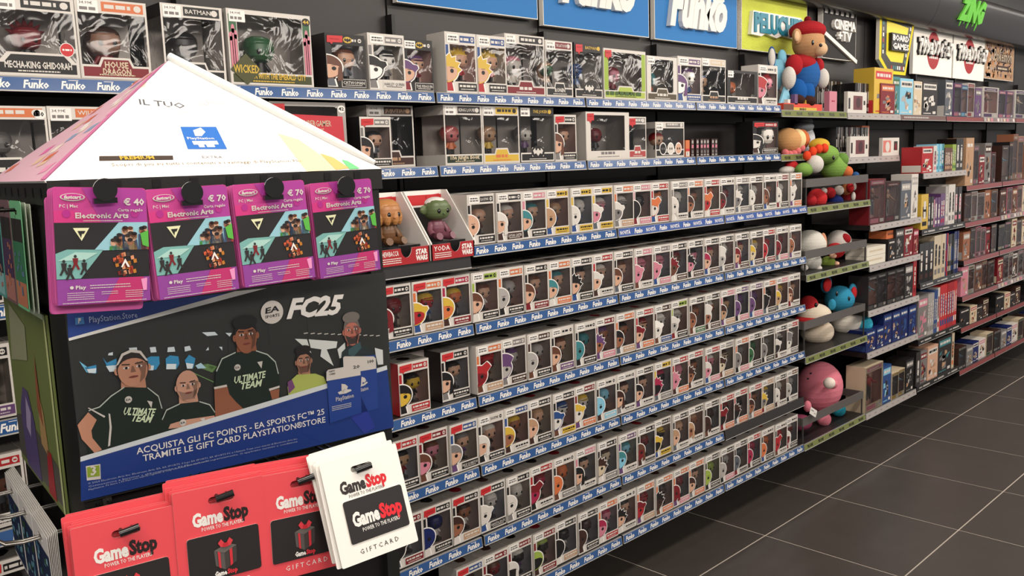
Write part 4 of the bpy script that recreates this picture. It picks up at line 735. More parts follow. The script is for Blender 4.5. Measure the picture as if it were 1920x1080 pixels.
A([(0.36895, 1.37752), (0.3739, 1.37508), (0.37618, 1.37077), (0.37345, 1.36814), (0.37013, 1.36953), (0.36982, 1.3649), (0.3673, 1.36537)], 'w', 17); A([(0.36641, 1.36475), (0.37693, 1.36907), (0.37852, 1.36721), (0.37319, 1.36428), (0.36631, 1.36321)], 'w', 17)
p_ = [(0.32708, 1.34984), (0.35451, 1.35067)]; line(m, PF, p_[0], p_[1], .0058, 'PlayStation', 'w', 20, .01); p_ = [(0.3667, 1.35612), (0.37872, 1.35699)]; line(m, PF, p_[0], p_[1], .0052, 'Station', 'w', 17, .01)
for k in range(3): p_ = [(0.32006, 1.34279), (0.3616, 1.34305)]; m.bars(PF.at(p_[0][0], p_[0][1]-.0025*k, 0, -.0), 0, .03, 0, .0009, 'w', 20, k)
m.build('poster_print', po)
m = MB(); m.rect(F(S.p(0, 0, .0195), S.r), -.002, .4225, 1.286, 1.5235, 'w', 0, 'acrylic'); sb(m, 'acrylic_cover')
# side poster and hanging cards on the left side
m = MB(); LF = F(SL.p(0, 0, .004), SL.r); m.poly(LF, [(.0, 1.24), (.325, 1.24), (.325, 1.503), (.0, 1.503)], (118, 130, 74), .003); sp = sb(m, 'side_poster')
m = MB(); B = lambda pts, c, l=1: m.art(LF, pts, c, l)
B([(.0, 1.25), (.32, 1.25), (.32, 1.3), (.1, 1.33), (.0, 1.31)], (88, 84, 78), 1)
B([(.06, 1.245), (.17, 1.245), (.16, 1.33), (.13, 1.37), (.09, 1.37), (.05, 1.33)], (92, 78, 126), 2); B([(.09, 1.31), (.12, 1.30), (.14, 1.34), (.11, 1.36)], (176, 160, 196), 3)
B([(.22, 1.245), (.27, 1.245), (.265, 1.31), (.235, 1.31)], (176, 36, 46), 2); B([(.20, 1.31), (.25, 1.30), (.24, 1.36), (.21, 1.40)], (186, 150, 100), 2); B([(.2, 1.36), (.23, 1.34), (.22, 1.44)], (160, 90, 60), 3)
B([(.02, 1.40), (.16, 1.42), (.17, 1.47), (.05, 1.49)], (160, 162, 128), 2); B([(.313, 1.243), (.325, 1.243), (.325, 1.503), (.313, 1.503)], (206, 214, 150), 3)
B([(0, 1.496), (.325, 1.496), (.325, 1.503), (0, 1.503)], (200, 214, 180), 3); m.build('poster_print', sp)
def slot_card(W_, H_, col, hx, hy, hw=.024, hh=.0065, rad=.004, th=.0007, side=None):
    """thin hang card with rounded corners and a real slot"""
    def rr(x0, x1, y0, y1, r): return [(x+r*math.cos(a), y+r*math.sin(a)) for x, y, s in ((x1-r, y1-r, 0), (x0+r, y1-r, 1), (x0+r, y0+r, 2), (x1-r, y0+r, 3)) for a in (s*math.pi/2, s*math.pi/2+math.pi/4, (s+1)*math.pi/2)]
    m = MB(); f = F((0, 0, 0)); m.poly(f, rr(0, W_, -H_, 0, rad), col, th, hole=rr(hx-hw/2, hx+hw/2, hy-hh/2, hy+hh/2, hh*.49)[::-1], m='print', side=side or col); return m, f
def place(o, base, a, z, c, lean, roll):
    """stand a card whose top-left corner is at (a, z), leaning back by lean and turned by roll"""
    r = base.r; up = Z; n = base.n; u2 = up*math.cos(lean)-n*math.sin(lean); r3 = r*math.cos(roll)+u2*math.sin(roll); u3 = u2*math.cos(roll)-r*math.sin(roll)
    n3 = r3.cross(u3); Mx = Matrix((r3, -n3, u3)).transposed().to_4x4(); Mx.translation = base.p(a, z, c); o.matrix_world = Mx
MG, PU = (196, 62, 140), (140, 62, 146)
def ea_art(m, f, W_, H_, price):
    Q = lambda pts, c, l=1: m.art(f, [(x*W_, -y*H_) for x, y in pts][::-1], c, l)
    Q([(.0, .30), (1, .30), (1, .78), (0, .78)], (34, 32, 34), 1)
    Q([(.30, .005), (.95, .005), (.995, .03), (.995, .30), (.5, .30)], (170, 58, 150), 1); Q([(0, .2), (.2, .2), (.5, .30), (0, .30)], (206, 52, 128), 1)
    Q([(.68, .30), (1, .30), (1, .54), (.40, .54)], (150, 200, 212), 2)
    R = random.Random(2)
    for i in range(16):
        t = R.random(); y = .50-.14*R.random(); x = max(.5, .62-.6*(y-.36))+.36*t
        if x > .96: continue
        Q([(x-.045, .54), (x-.04, y+.03), (x+.03, y+.03), (x+.04, .54)], R.choice([(190, 60, 50), (60, 130, 60), (230, 220, 200), (60, 80, 110), (210, 160, 60), (120, 190, 190)]), 3)
        m.ell(f, x*W_, -y*H_, .032*W_, .030*H_, R.choice([(206, 160, 130), (150, 100, 76), (226, 180, 150)]), 4, 10); m.ell(f, x*W_, -(y-.022)*H_, .032*W_, .016*H_, R.choice([(50, 36, 30), (90, 50, 30), (30, 26, 30)]), 5, 10)
    Q([(.91, .40), (1, .37), (1, .52), (.93, .5)], (90, 180, 70), 6)
    Q([(0, .56), (.12, .525), (.50, .535), (.25, .775), (0, .775)], (120, 176, 170), 2); Q([(.02, .62), (.2, .55), (.44, .56), (.3, .62)], (170, 210, 200), 3)
    for x, y, c_ in ((.08, .66, 'K'), (.20, .62, 'd'), (.29, .66, 'K'), (.14, .7, 'K')):
        m.ell(f, x*W_, -(y-.035)*H_, .016*W_, .014*H_, (40, 44, 44), 4, 8); Q([(x-.03, y-.02), (x+.03, y-.02), (x+.02, y+.03), (x+.045, y+.075), (x+.02, y+.08), (x, y+.04), (x-.03, y+.085), (x-.05, y+.08), (x-.02, y+.03)], c_, 4)
    for i in range(34):
        a = R.uniform(0, 6.28); r = R.random()**.5; x, y = .73+.15*r*math.cos(a), .665+.09*r*math.sin(a)
        Q([(x-.02, y-.012), (x+.015, y-.02), (x+.022, y+.014), (x-.012, y+.02)], R.choice([(170, 50, 36), (206, 92, 56), (120, 36, 30), (220, 150, 110), (60, 50, 50), (190, 120, 40)]), 4)
    Q([(.73, .615), (.78, .69), (.755, .69), (.73, .65), (.70, .69), (.68, .69)], 'W', 6)
    Q([(.19, .345), (.36, .345), (.275, .455)], (236, 236, 190), 3); Q([(.235, .37), (.32, .37), (.30, .395), (.28, .395), (.27, .43)], (34, 32, 34), 4)
    Q([(0, .78), (1, .78), (1, .995), (0, .995)], (142, 64, 150), 2); Q([(.66, .78), (.93, .78), (.9, .995), (.5, .995)], (188, 48, 108), 3); Q([(.90, .80), (.97, .79), (.96, .9), (.92, .9)], (236, 150, 196), 4)
    T = lambda x0, x1, y, h, t, l=4, b=.015: m.text(f, x0*W_, -y*H_, h*H_, t, 'w', l, w=(x1-x0)*W_, bold=b)
    T(.74, .97, .15, .055, '€ '+price, b=.03); T(.67, .95, .205, .026, 'Carta regalo'); T(.22, .79, .262, .045, 'Electronic Arts', b=.03); T(.06, .25, .172, .026, 'PC | Mac')
    for dx in (0,): m.ell(f, .20*W_, -.085*H_, .13*W_, .033*H_, 'w', 3, 20); m.ell(f, .20*W_, -.083*H_, .115*W_, .026*H_, (196, 40, 140), 4, 20)
    m.text(f, .11*W_, -.098*H_, .028*H_, 'fastcart', 'w', 5, w=.18*W_, bold=.05, shear=.2)
    m.bars(f, .3*W_, .72*W_, -.288*H_, .006*H_, 'w', 4, 4)
    m.ell(f, .15*W_, -.85*H_, .02*W_, .014*H_, 'w', 4, 12); T(.19, .30, .865, .03, 'Play', b=.03)
    for k in range(2): m.bars(f, .34*W_, .78*W_, -(.842+.022*k)*H_, .007*H_, 'w', 4, k)
    for k in range(4):
        m.bars(f, .10*W_, .38*W_, -(.90+.018*k)*H_, .005*H_, 'w', 4, k+3); m.bars(f, .72*W_, .92*W_, -(.90+.018*k)*H_, .005*H_, 'w', 4, k+8)
        if k < 2: m.bars(f, .46*W_, .64*W_, -(.90+.018*k)*H_, .005*H_, 'w', 4, k+6)
    m.bars(f, .05*W_, .95*W_, -.985*H_, .006*H_, 'w', 4, 9)
    for x in (.13, .86): m.ell(f, x*W_, -.225*H_, .045*W_, .034*H_, (176, 40, 136), 2, 14)
def hook(base, a, z, c, disc, name='hook'):
    m = MB(); m.tube([base.p(a-.006, z+.003, -.01), base.p(a-.006, z+.003, c+.006)], .0022, (20, 20, 20), 'gloss', 8); m.tube([base.p(a+.006, z+.003, -.01), base.p(a+.006, z+.003, c+.006)], .0022, (20, 20, 20), 'gloss', 8)
    if disc: m.tube([base.p(a, z+.009, c+.006), base.p(a, z+.009, c+.0085)], .0125, (24, 24, 24), 'gloss', 24); m.box(-.012, .012, -.0, .006, -.006, .0, (20, 20, 20), 'gloss', F(base.p(a, z, c+.006), base.r))
    else: m.tube([base.p(a-.008, z, c+.006), base.p(a+.012, z+.004, c+.010)], .0042, (26, 26, 26), 'gloss', 12)
    return sb(m, name)
EA = [(-.0097, 1.6618, .096, .1281, .0359, -.06, '40', 'leftmost of the four'), (.0852, 1.6542, .0935, .127, .0579, .0249, '70', 'second of four from left'), (.1852, 1.6552, .093, .1251, .0617, .0316, '70', 'third of four from left'), (.2855, 1.6525, .0885, .1230, .03, .0427, '70', 'rightmost of the four')]
for k, (a, z, W_, H_, ln, rl_, price, wl) in enumerate(EA):
    hx, hy = W_*.52, -H_*.112
    m, f = slot_card(W_, H_, MG, hx, hy, W_*.30, H_*.045); ea_art(m, f, W_, H_, price); fc = m.build('gift_card'); place(fc, S, a, z, .062, ln, rl_)
    tag(fc, 'magenta %s euro game gift card with photo collage, %s' % (price, wl), 'gift card', 'magenta gift cards on the stand')
    m, f = slot_card(W_, H_, (206, 90, 160), hx, hy, W_*.30, H_*.045); bk = None
    for j in range(5):
        if bk is None: bk = m.build('gift_card'); o = bk
        else: o = bk.copy(); COL.objects.link(o)
        place(o, S, a-.0012*(j+1), z-.0006*j-(.008 if (k == 0 and j > 2) else 0), .062-.0032*(j+1), ln, rl_+.004*((j*7) % 3-1))
        tag(o, 'magenta gift card, %s behind the %s front card, edges showing' % (ordn(j+1), wl.split(' of')[0]), 'gift card', 'cards behind the %s magenta card' % wl.split(' of')[0])
    hook(S, a+hx, z+hy, .066, True)
# red and white store gift cards
GW, GH = .108, .131
def gs_card(W_, H_, red):
    col = (228, 78, 86) if red else (244, 240, 232); m, f = slot_card(W_, H_, col, .0556, -.017, .031, .008, rad=.002, side='w')
    c1, c2 = ('W', (40, 30, 30)) if red else ((48, 42, 40), (214, 36, 46))
    m.text(f, .020, -.0435, .0145, 'Game', c1, 1, w=.036, bold=.05, res=2); m.text(f, .0567, -.0435, .0150, 'Stop', c2, 1, w=.030, bold=.05, res=2)
    m.text(f, .030, -.0505, .0042, 'POWER TO THE PLAYERS', c1 if red else 'g', 1, w=.050, bold=.01)
    m.text(f, .028, -.1215, .0058, 'G I F T C A R D', c1 if red else 'K', 1, w=.056, bold=.0)
    ix, iy, iw, ih = (.0115, -.056, .0856, .054) if red else (.0186, -.0530, .0856, .054); g = F((ix, -.0012, iy))
    q, f2 = MB(), None
    pts = [(x+.003*math.cos(a), y+.003*math.sin(a)) for x, y, s_ in ((iw-.003, -.003, 0), (.003, -.003, 1), (.003, -ih+.003, 2), (iw-.003, -ih+.003, 3)) for a in (s_*math.pi/2, s_*math.pi/2+math.pi/4, (s_+1)*math.pi/2)]
    q.poly(g, pts, (40, 36, 36), .0009, side='w')
    if red:
        cx, cy = .044, -.024; I = lambda p, c, l=1: q.art(g, [(cx+x, cy+y) for x, y in p], c, l)
        I([(-.014, .004), (-.002, -.001), (-.002, -.021), (-.013, -.014)], (90, 84, 82)); I([(-.002, -.001), (.013, .005), (.012, -.014), (-.002, -.021)], (66, 60, 58)); I([(-.014, .004), (-.002, -.001), (.013, .005), (.002, .010)], (104, 98, 94), 2)
        I([(-.010, .0025), (-.007, .001), (-.007, -.018), (-.0095, -.0165)], (206, 50, 60), 3); I([(.004, .0015), (.0075, .003), (.007, -.016), (.004, -.018)], (206, 50, 60), 3)
        for s_ in (-1, 1): I([(0, .006), (s_*.006, .007), (s_*.009, .012), (s_*.005, .016), (0, .009)], (214, 60, 70), 4)
        I([(-.003, .006), (.003, .006), (.003, .011), (-.003, .011)], (190, 40, 50), 5)
        q.text(g, .029, -.0505, .0055, 'Game', 'W', 1, w=.0145, bold=.05); q.text(g, .0438, -.0505, .0055, 'Stop', (214, 50, 60), 1, w=.0125, bold=.05)
    else:
        q.text(g, .008, -.0335, .0165, 'Game', 'W', 1, w=.0385, bold=.05, res=2); q.text(g, .0472, -.0335, .0170, 'Stop', (226, 40, 52), 1, w=.0325, bold=.05, res=2); q.text(g, .019, -.0425, .0048, 'POWER TO THE PLAYERS', 'W', 1, w=.054, bold=.01)
    return m, q
cp = None
GS = [([(-0.03507, 1.29672)][0], .125, -.02, True, 'leftmost red'), ([(0.07296, 1.30745)][0], .125, -.04, True, 'second red'), ([(0.17545, 1.30184)][0], .125, -.0637, True, 'third red'), ([(0.24734, 1.30376)][0], .30, .034, False, 'white')]
for k, (pt, ln, rl_, red, wl) in enumerate(GS):
    c = .100 if red else .118; W_, H_ = GW*(1.0 if red else 1.03), GH*(1. if red else 1.0)
    m, q = gs_card(W_, H_, red); fc = m.build('gift_card'); q.build('inner_card', fc); place(fc, S, pt[0], pt[1], c, ln, rl_)
    tag(fc, ['red store gift card, leftmost, cut off by the photo\'s bottom edge', 'red store gift card with black inner card, second from left', 'red store gift card with gift-box print, beside the white one', 'white store gift card with black inner card, hanging rightmost'][k], 'gift card', 'store gift cards on the stand')
    m, f = slot_card(W_, H_, (228, 78, 86) if red else (240, 236, 228), .0556, -.017, .031, .008, rad=.002, side=(238, 150, 150) if red else 'W'); bk = None
    for j in range(6):
        if bk is None: bk = m.build('gift_card'); o = bk
        else: o = bk.copy(); COL.objects.link(o)
        place(o, S, pt[0]-.0012*j+(.006 if j % 3 == 2 else 0)-(.004 if not red else 0), pt[1]+.0012*j+(.004 if j > 3 else 0), c-.0035*(j+1), ln, rl_+.012*((j*5) % 3-1)+(.02 if not red and j > 2 else 0))
        tag(o, '%s gift card, %s behind the %s front card, edges showing' % ('red' if red else 'white', ordn(j+1), wl), 'gift card', 'cards behind the %s card' % wl)
    hook(S, pt[0]+.0556, pt[1]-.017, c, False)
# cards hanging on the left side
cols = [((206, 214, 206), (52, 60, 84), (96, 124, 150)), ((90, 160, 150), (30, 50, 66), (140, 190, 190)), ((120, 90, 96), (74, 52, 84), (176, 120, 110)), ((120, 190, 140), (56, 120, 84), (190, 120, 90))]
for k in range(4):
    for j in range(3):
        m, f = slot_card(.078, .134, (200, 208, 190) if j else cols[k][0], .039, -.014, .022, .006)
        if j == 0:
            m.rect(f, .004, .074, -.05, -.022, 'K', 1); m.rect(f, .004, .074, -.10, -.05, cols[k][1], 1); m.rect(f, .004, .074, -.130, -.10, cols[k][2], 1)
            R = random.Random(k)
            for i in range(12): x, y = R.uniform(.01, .06), R.uniform(-.12, -.06); m.rect(f, x, x+.008, y, y+.006, cols[(k+1) % 4][2], 2)
        o = m.build('gift_card'); place(o, SL, .012+.084*k, 1.645-.002*j, .020-.005*j, .02, .0)
        tag(o, '%s hang card on stand\'s left side, %s%s' % (['navy', 'teal', 'plum', 'green'][k], ['far end', 'second from end', 'third from end', 'nearest the front'][k], '' if j == 0 else ', %s behind it' % ordn(j)), 'gift card', 'hang cards on the stand side')
    m = MB(); a = .012+.084*k+.039; m.tube([SL.p(a, 1.634, 0), SL.p(a, 1.634, .055), SL.p(a, 1.642, .062)], .0022, (50, 48, 46), 'metal', 8); sb(m, 'hook')
for k in range(3):
    a0 = .0+.110*k
    for j in range(7):
        m, f = slot_card(.106, .131, 'W', .053, -.015, .03, .008, rad=.002, side='W')
        if j == 0:
            m.rect(f, .004, .102, -.127, -.028, (40, 52, 84), 1); R = random.Random(k+20)
            for i in range(26): x, y = R.uniform(.008, .085), R.uniform(-.122, -.04); m.art(f, [(x, y), (x+.014, y+.001), (x+.012, y+.010), (x+.002, y+.008)], R.choice([(110, 170, 190), (150, 190, 205), (80, 130, 160), (60, 90, 60)]), 2)
        o = m.build('gift_card'); place(o, SL, a0+.0008*j, 1.222+.0015*j, .030-.0019*j, -.02+.004*j, .004*((j*5) % 3-1))
        tag(o, ('blue patterned hang card low on the stand\'s left side, %s' % ['far one', 'middle one', 'nearest the red cards'][k]) if j == 0 else 'white hang card on the stand\'s left, %s stack, %s from outside' % (['far', 'middle', 'near'][k], ordn(j+1)), 'gift card', 'low hang cards on the stand side' if j == 0 else 'low %s stack on the stand side' % ['far', 'middle', 'near'][k])
    for q in (0, 1):
        m = MB(); a = a0+.053
        for d_ in (-.004, .004): m.tube([SL.p(a+d_, 1.207-.12*q*.0-q*.155, -.02), SL.p(a+d_, 1.205-q*.155, .05), SL.p(a+d_, 1.208-q*.155, .07), SL.p(a, 1.218-q*.155, .082)], .0022, (190, 186, 180), 'metal', 8)
        sb(m, 'hook')
# ---------------------------------------------------------------- plush toys (generic soft toys)
def plush(name, label, parts, pos=None):
    root = None
    for nm, balls in parts:
        m = MB()
        for bl in balls:
            (x, z), y, r, col = bl[:4]; mt = bl[4] if len(bl) > 4 else 'plush'
            m.ball((x, y, z), r, col, mt, 20, 14, pw=1.)
        o = m.build(name if root is None else nm, root)
        if root is None: root = o; tag(o, label, 'plush toy', 'plush toys on the shelves')
    return root
plush('plush_bear', 'tan plush bear with red beret and blue dungarees, standing on the top shelf', [('body', [((4.3589, 2.065), 2.26, (0.092, 0.075, 0.1), (44, 96, 160))]), ('shirt', [((4.3387, 2.1182), 2.265, (0.086, 0.07, 0.052), 'r')]), ('arm', [((4.1668, 2.0994), 2.215, (0.046, 0.04, 0.052), 'r'), ((4.1054, 2.0342), 2.21, (0.036, 0.034, 0.055), 'w')]), ('arm', [((4.4488, 2.1095), 2.23, (0.03, 0.03, 0.042), 'r'), ((4.4578, 2.0456), 2.21, (0.036, 0.034, 0.052), 'w')]), ('leg', [((4.2632, 1.975), 2.25, (0.052, 0.05, 0.066), (30, 90, 160)), ((4.2099, 1.9296), 2.23, (0.045, 0.05, 0.03), 'n')]), ('leg', [((4.3284, 1.9708), 2.24, (0.052, 0.05, 0.066), (30, 90, 160)), ((4.3078, 1.9259), 2.22, (0.045, 0.05, 0.03), 'n')]), ('head', [((4.3613, 2.2183), 2.24, (0.088, 0.08, 0.082), (196, 150, 108)), ((4.3635, 2.1851), 2.18, (0.042, 0.038, 0.036), (226, 186, 146))]), ('ear', [((4.2378, 2.2466), 2.24, (0.036, 0.018, 0.038), (196, 150, 108)), ((4.2094, 2.2427), 2.225, (0.024, 0.01, 0.026), (226, 186, 146))]), ('beret', [((4.3676, 2.2837), 2.25, (0.1, 0.09, 0.05), 'r'), ((4.3676, 2.339), 2.25, (0.018, 0.018, 0.018), 'd')]), ('eye', [((4.2593, 2.208), 2.165, (0.009, 0.006, 0.013), 'k', 'gloss')]), ('nose', [((4.303, 2.196), 2.145, (0.012, 0.008, 0.009), 'k', 'gloss')]), ('ear', [((4.4112, 2.2659), 2.2, (0.028, 0.016, 0.03), (196, 150, 108)), ((4.3871, 2.2627), 2.188, (0.018, 0.01, 0.02), (226, 186, 146))])])
plush('plush_whale', 'pale blue and white plush behind the bear in a beret', [('body', [((4.1475, 2.0807), 2.3, (0.06, 0.05, 0.055), 'l'), ((4.1166, 2.0322), 2.3, (0.05, 0.05, 0.06), 'l')]), ('ear', [((4.0635, 2.1366), 2.28, (0.022, 0.015, 0.045), 'w'), ((4.0813, 2.1386), 2.29, (0.03, 0.015, 0.055), 'B')]), ('ear', [((4.1997, 2.1463), 2.3, (0.03, 0.02, 0.04), 'l')]), ('belly', [((4.1506, 2.0039), 2.26, (0.03, 0.03, 0.05), 'w')])])
m = MB()
m.box(0, .07, 0, .06, 0, .17, 'v')
m.bars(F((0, 0, 0)), .01, .06, .13, .02, 'p', 1, 2)
tag(m.build('toy_box', None, (3.86, 2.33, 1.875)), 'purple box behind the pale blue plush on the top shelf', 'box')
m = MB()
m.box(0, .40, .0, .10, 0, .035, (214, 70, 50))
f = F((0, 0, 0))
m.rect(f, .10, .34, .0, .016, 'y', 1)
m.rect(f, .0, .10, .0, .03, 'b', 1)
m.text(f, .16, .003, .010, 'MARIO', 'k', 2, w=.07, bold=.04)
m.poly(F((.02, .03, .035)), [(0, 0), (.12, 0), (.06, .10)], 'l', .01)
m.poly(F((.2, .05, .035)), [(0, 0), (.18, 0), (.12, .09), (.04, .08)], (90, 150, 70), .01)
m.box(.11, .14, .0, .02, .03, .08, 'v')
for i in range(5): m.box(.06+.06*i, .085+.06*i, .01, .03, .035, .055, 'wrByp'[i])
tag(m.build('toy_playset', None, (4.02, 2.19, 1.875)), 'red and yellow low playset with small blocks at the bear\'s feet', 'toy')
m = MB()
m.box(0, .085, 0, .03, 0, .105, 'p')
m.bars(F((0, 0, 0)), .025, .06, .05, .008, 'm', 1, 2)
tag(m.build('toy_box', None, (4.50, 2.19, 1.876)), 'flat pink pack standing right of the playset', 'box')
plush('plush_ball', 'round tan and cream plush with pink frilled feet on the second shelf', [('body', [((4.207, 1.7293), 2.27, (0.075, 0.07, 0.066), (206, 156, 104)), ((4.2596, 1.7333), 2.245, (0.05, 0.045, 0.055), (240, 214, 160))]), ('stripe', [((4.3411, 1.7337), 2.27, (0.045, 0.05, 0.055), 'o')]), ('foot', [((4.0942, 1.6678), 2.22, (0.016, 0.02, 0.02), (226, 120, 120))]), ('foot', [((4.1373, 1.6591), 2.22, (0.016, 0.02, 0.02), (226, 120, 120))]), ('foot', [((4.1808, 1.6609), 2.22, (0.016, 0.02, 0.02), (226, 120, 120))]), ('foot', [((4.2192, 1.6737), 2.22, (0.016, 0.02, 0.02), (226, 120, 120))]), ('foot', [((4.2634, 1.6892), 2.22, (0.016, 0.02, 0.02), (226, 120, 120))])])
plush('plush_cat', 'white and grey plush with a grey cap behind the round tan plush', [('body', [((4.5344, 1.7353), 2.34, (0.055, 0.05, 0.075), (214, 214, 218))]), ('cap', [((4.5087, 1.8036), 2.34, (0.062, 0.055, 0.03), (150, 156, 164)), ((4.5317, 1.832), 2.34, (0.045, 0.04, 0.02), (130, 134, 140))]), ('nose', [((4.463, 1.7335), 2.285, (0.012, 0.008, 0.014), 'U')])])
plush('plush_dragon', 'green plush dragon with red crest lying over the guard rail', [('body', [((4.4917, 1.5895), 2.16, (0.085, 0.07, 0.07), (128, 166, 80))]), ('head', [((4.3876, 1.6526), 2.16, (0.09, 0.07, 0.052), (128, 166, 80)), ((4.3535, 1.7024), 2.17, (0.06, 0.05, 0.035), 'y')]), ('belly', [((4.1712, 1.6077), 2.1, (0.05, 0.04, 0.045), 'w')]), ('arm', [((4.1205, 1.5836), 2.13, (0.06, 0.04, 0.035), (128, 166, 80))]), ('arm', [((4.5043, 1.6216), 2.12, (0.04, 0.035, 0.038), (104, 142, 66))]), ('crest', [((4.1265, 1.6511), 2.12, (0.026, 0.018, 0.024), (222, 70, 40))]), ('crest', [((4.1866, 1.671), 2.12, (0.026, 0.018, 0.024), (222, 70, 40))]), ('crest', [((4.2481, 1.6833), 2.12, (0.026, 0.018, 0.024), (222, 70, 40))]), ('crest', [((4.311, 1.6851), 2.12, (0.026, 0.018, 0.024), (222, 70, 40))]), ('foot', [((4.526, 1.5596), 2.1, (0.034, 0.03, 0.03), 'o')]), ('foot', [((4.6721, 1.5353), 2.12, (0.022, 0.02, 0.02), 'B')]), ('eye', [((4.34, 1.6353), 2.085, (0.008, 0.006, 0.012), 'k', 'gloss')])])
plush('plush_gnome', 'small red-hatted white plush squeezed left of the green dragon', [('body', [((4.0803, 1.5807), 2.2, (0.05, 0.04, 0.022), 'w')]), ('hat', [((4.1229, 1.6006), 2.2, (0.036, 0.034, 0.03), 'R')]), ('foot', [((4.1292, 1.5736), 2.18, (0.03, 0.02, 0.018), 'l')])])
plush('plush_ball', 'bright red round plush on the third shelf, left', [('body', [((4.299, 1.4319), 2.15, (0.052, 0.05, 0.05), 'R')]), ('foot', [((4.1912, 1.427), 2.13, (0.03, 0.03, 0.03), 'r')]), ('hand', [((4.3127, 1.4694), 2.12, (0.018, 0.016, 0.016), 'w')])])
plush('plush_doll', 'small navy plush with white bobble on the third shelf', [('body', [((4.4963, 1.4045), 2.15, (0.045, 0.045, 0.035), 'U')]), ('head', [((4.4605, 1.4512), 2.16, (0.03, 0.03, 0.03), 'r')]), ('bobble', [((4.5223, 1.4623), 2.14, (0.026, 0.026, 0.026), 'w')])])
plush('plush_doll', 'small brown and dark red plush with white cuffs on the third shelf', [('head', [((4.6467, 1.4594), 2.16, (0.03, 0.03, 0.032), (170, 100, 60))]), ('body', [((4.6616, 1.4126), 2.16, (0.034, 0.034, 0.04), 'd')]), ('hat', [((4.6326, 1.4714), 2.13, (0.02, 0.02, 0.026), 'R')]), ('cuff', [((4.6515, 1.4248), 2.12, (0.012, 0.012, 0.024), 'w')])])
plush('plush_ball', 'small pale blue round plush, rightmost on the third shelf', [('body', [((4.7471, 1.4373), 2.14, (0.026, 0.024, 0.024), 'B')]), ('tuft', [((4.6994, 1.4742), 2.14, (0.014, 0.014, 0.022), 'w')])])
plush('plush_ball', 'large white plush with tan strap on the fourth shelf', [('body', [((4.3044, 1.1934), 2.19, (0.085, 0.085, 0.075), (226, 222, 212))]), ('arm', [((4.3307, 1.1936), 2.13, (0.022, 0.02, 0.06), (214, 150, 116))])])
plush('plush_mushroom', 'white plush with red patches behind the tan-armed white plush', [('body', [((4.6543, 1.1705), 2.2, (0.075, 0.07, 0.07), 'w')]), ('patch', [((4.5442, 1.1384), 2.165, (0.05, 0.05, 0.042), 'R')]), ('patch', [((4.639, 1.1939), 2.16, (0.03, 0.035, 0.03), 'r')]), ('face', [((4.7211, 1.1452), 2.17, (0.03, 0.03, 0.035), (236, 200, 170))])])
plush('plush_cat', 'pale grey-white plush sitting low on the fourth shelf, left', [('body', [((4.2512, 1.1117), 2.15, (0.05, 0.05, 0.045), (226, 224, 214))]), ('foot', [((4.1142, 1.0952), 2.12, (0.02, 0.02, 0.016), 'w')]), ('foot', [((4.2619, 1.0764), 2.12, (0.02, 0.02, 0.016), 'w')])])
plush('plush_frog', 'small olive green plush beside the grey-white one, fourth shelf', [('body', [((4.4497, 1.0821), 2.16, (0.045, 0.04, 0.036), (120, 140, 60))]), ('hand', [((4.4264, 1.1235), 2.12, (0.02, 0.018, 0.014), (240, 190, 160))]), ('foot', [((4.4648, 1.08), 2.12, (0.016, 0.016, 0.012), (240, 190, 160))])])
plush('plush_fox', 'cream plush with a red band and red belly on the fifth shelf', [('head', [((4.3486, 0.8157), 2.18, (0.095, 0.085, 0.06), (232, 218, 196))]), ('body', [((4.4217, 0.7097), 2.2, (0.1, 0.085, 0.068), (230, 214, 192))]), ('band', [((4.3275, 0.7962), 2.178, (0.101, 0.09, 0.026), 'R')]), ('crest', [((4.3216, 0.8691), 2.2, (0.05, 0.05, 0.05), 'r')]), ('eye', [((4.2048, 0.8946), 2.1, (0.01, 0.008, 0.012), 'k', 'gloss')])])
plush('plush_mouse', 'blue plush mouse with red inner ears, white belly and ball tail', [('body', [((4.7645, 0.7283), 2.2, (0.1, 0.085, 0.095), (236, 228, 214))]), ('head', [((4.6375, 0.863), 2.18, (0.085, 0.08, 0.072), (56, 150, 186))]), ('ear', [((4.5175, 0.9592), 2.2, (0.055, 0.02, 0.05), (40, 110, 140)), ((4.4993, 0.9567), 2.185, (0.042, 0.014, 0.038), 'R')]), ('ear', [((4.6846, 0.9026), 2.13, (0.036, 0.02, 0.044), (56, 150, 186)), ((4.6718, 0.8967), 2.115, (0.026, 0.014, 0.034), 'R')]), ('tail', [((4.8272, 0.6997), 2.12, (0.046, 0.044, 0.044), (60, 176, 206))]), ('arm', [((4.4136, 0.8671), 2.115, (0.02, 0.02, 0.03), (56, 150, 186))]), ('eye', [((4.4458, 0.9208), 2.105, (0.009, 0.006, 0.013), 'k', 'gloss')]), ('eye', [((4.6034, 0.8736), 2.11, (0.009, 0.006, 0.013), 'k', 'gloss')])])
plush('plush_blob', 'large pink plush with a white pompom above a grey guard rail', [('body', [((4.5169, 0.3814), 2.23, (0.15, 0.12, 0.14), (226, 130, 146))]), ('pompom', [((4.346, 0.4584), 2.09, (0.034, 0.03, 0.03), (240, 226, 214)), ((4.3974, 0.4431), 2.1, (0.032, 0.03, 0.028), (226, 130, 146))]), ('eye', [((4.1937, 0.5368), 2.118, (0.01, 0.005, 0.004), 'k')]), ('eye', [((4.1539, 0.5174), 2.112, (0.01, 0.005, 0.004), 'k')]), ('arm', [((4.1877, 0.3599), 2.13, (0.022, 0.02, 0.03), (226, 130, 146))])])
plush('plush_fish', "small teal plush right of the pink one's foot, lowest shelf", [('body', [((4.5649, 0.2559), 2.14, (0.04, 0.04, 0.038), (40, 140, 160))]), ('fin', [((4.5583, 0.2525), 2.16, (0.03, 0.02, 0.02), (40, 130, 150))])])
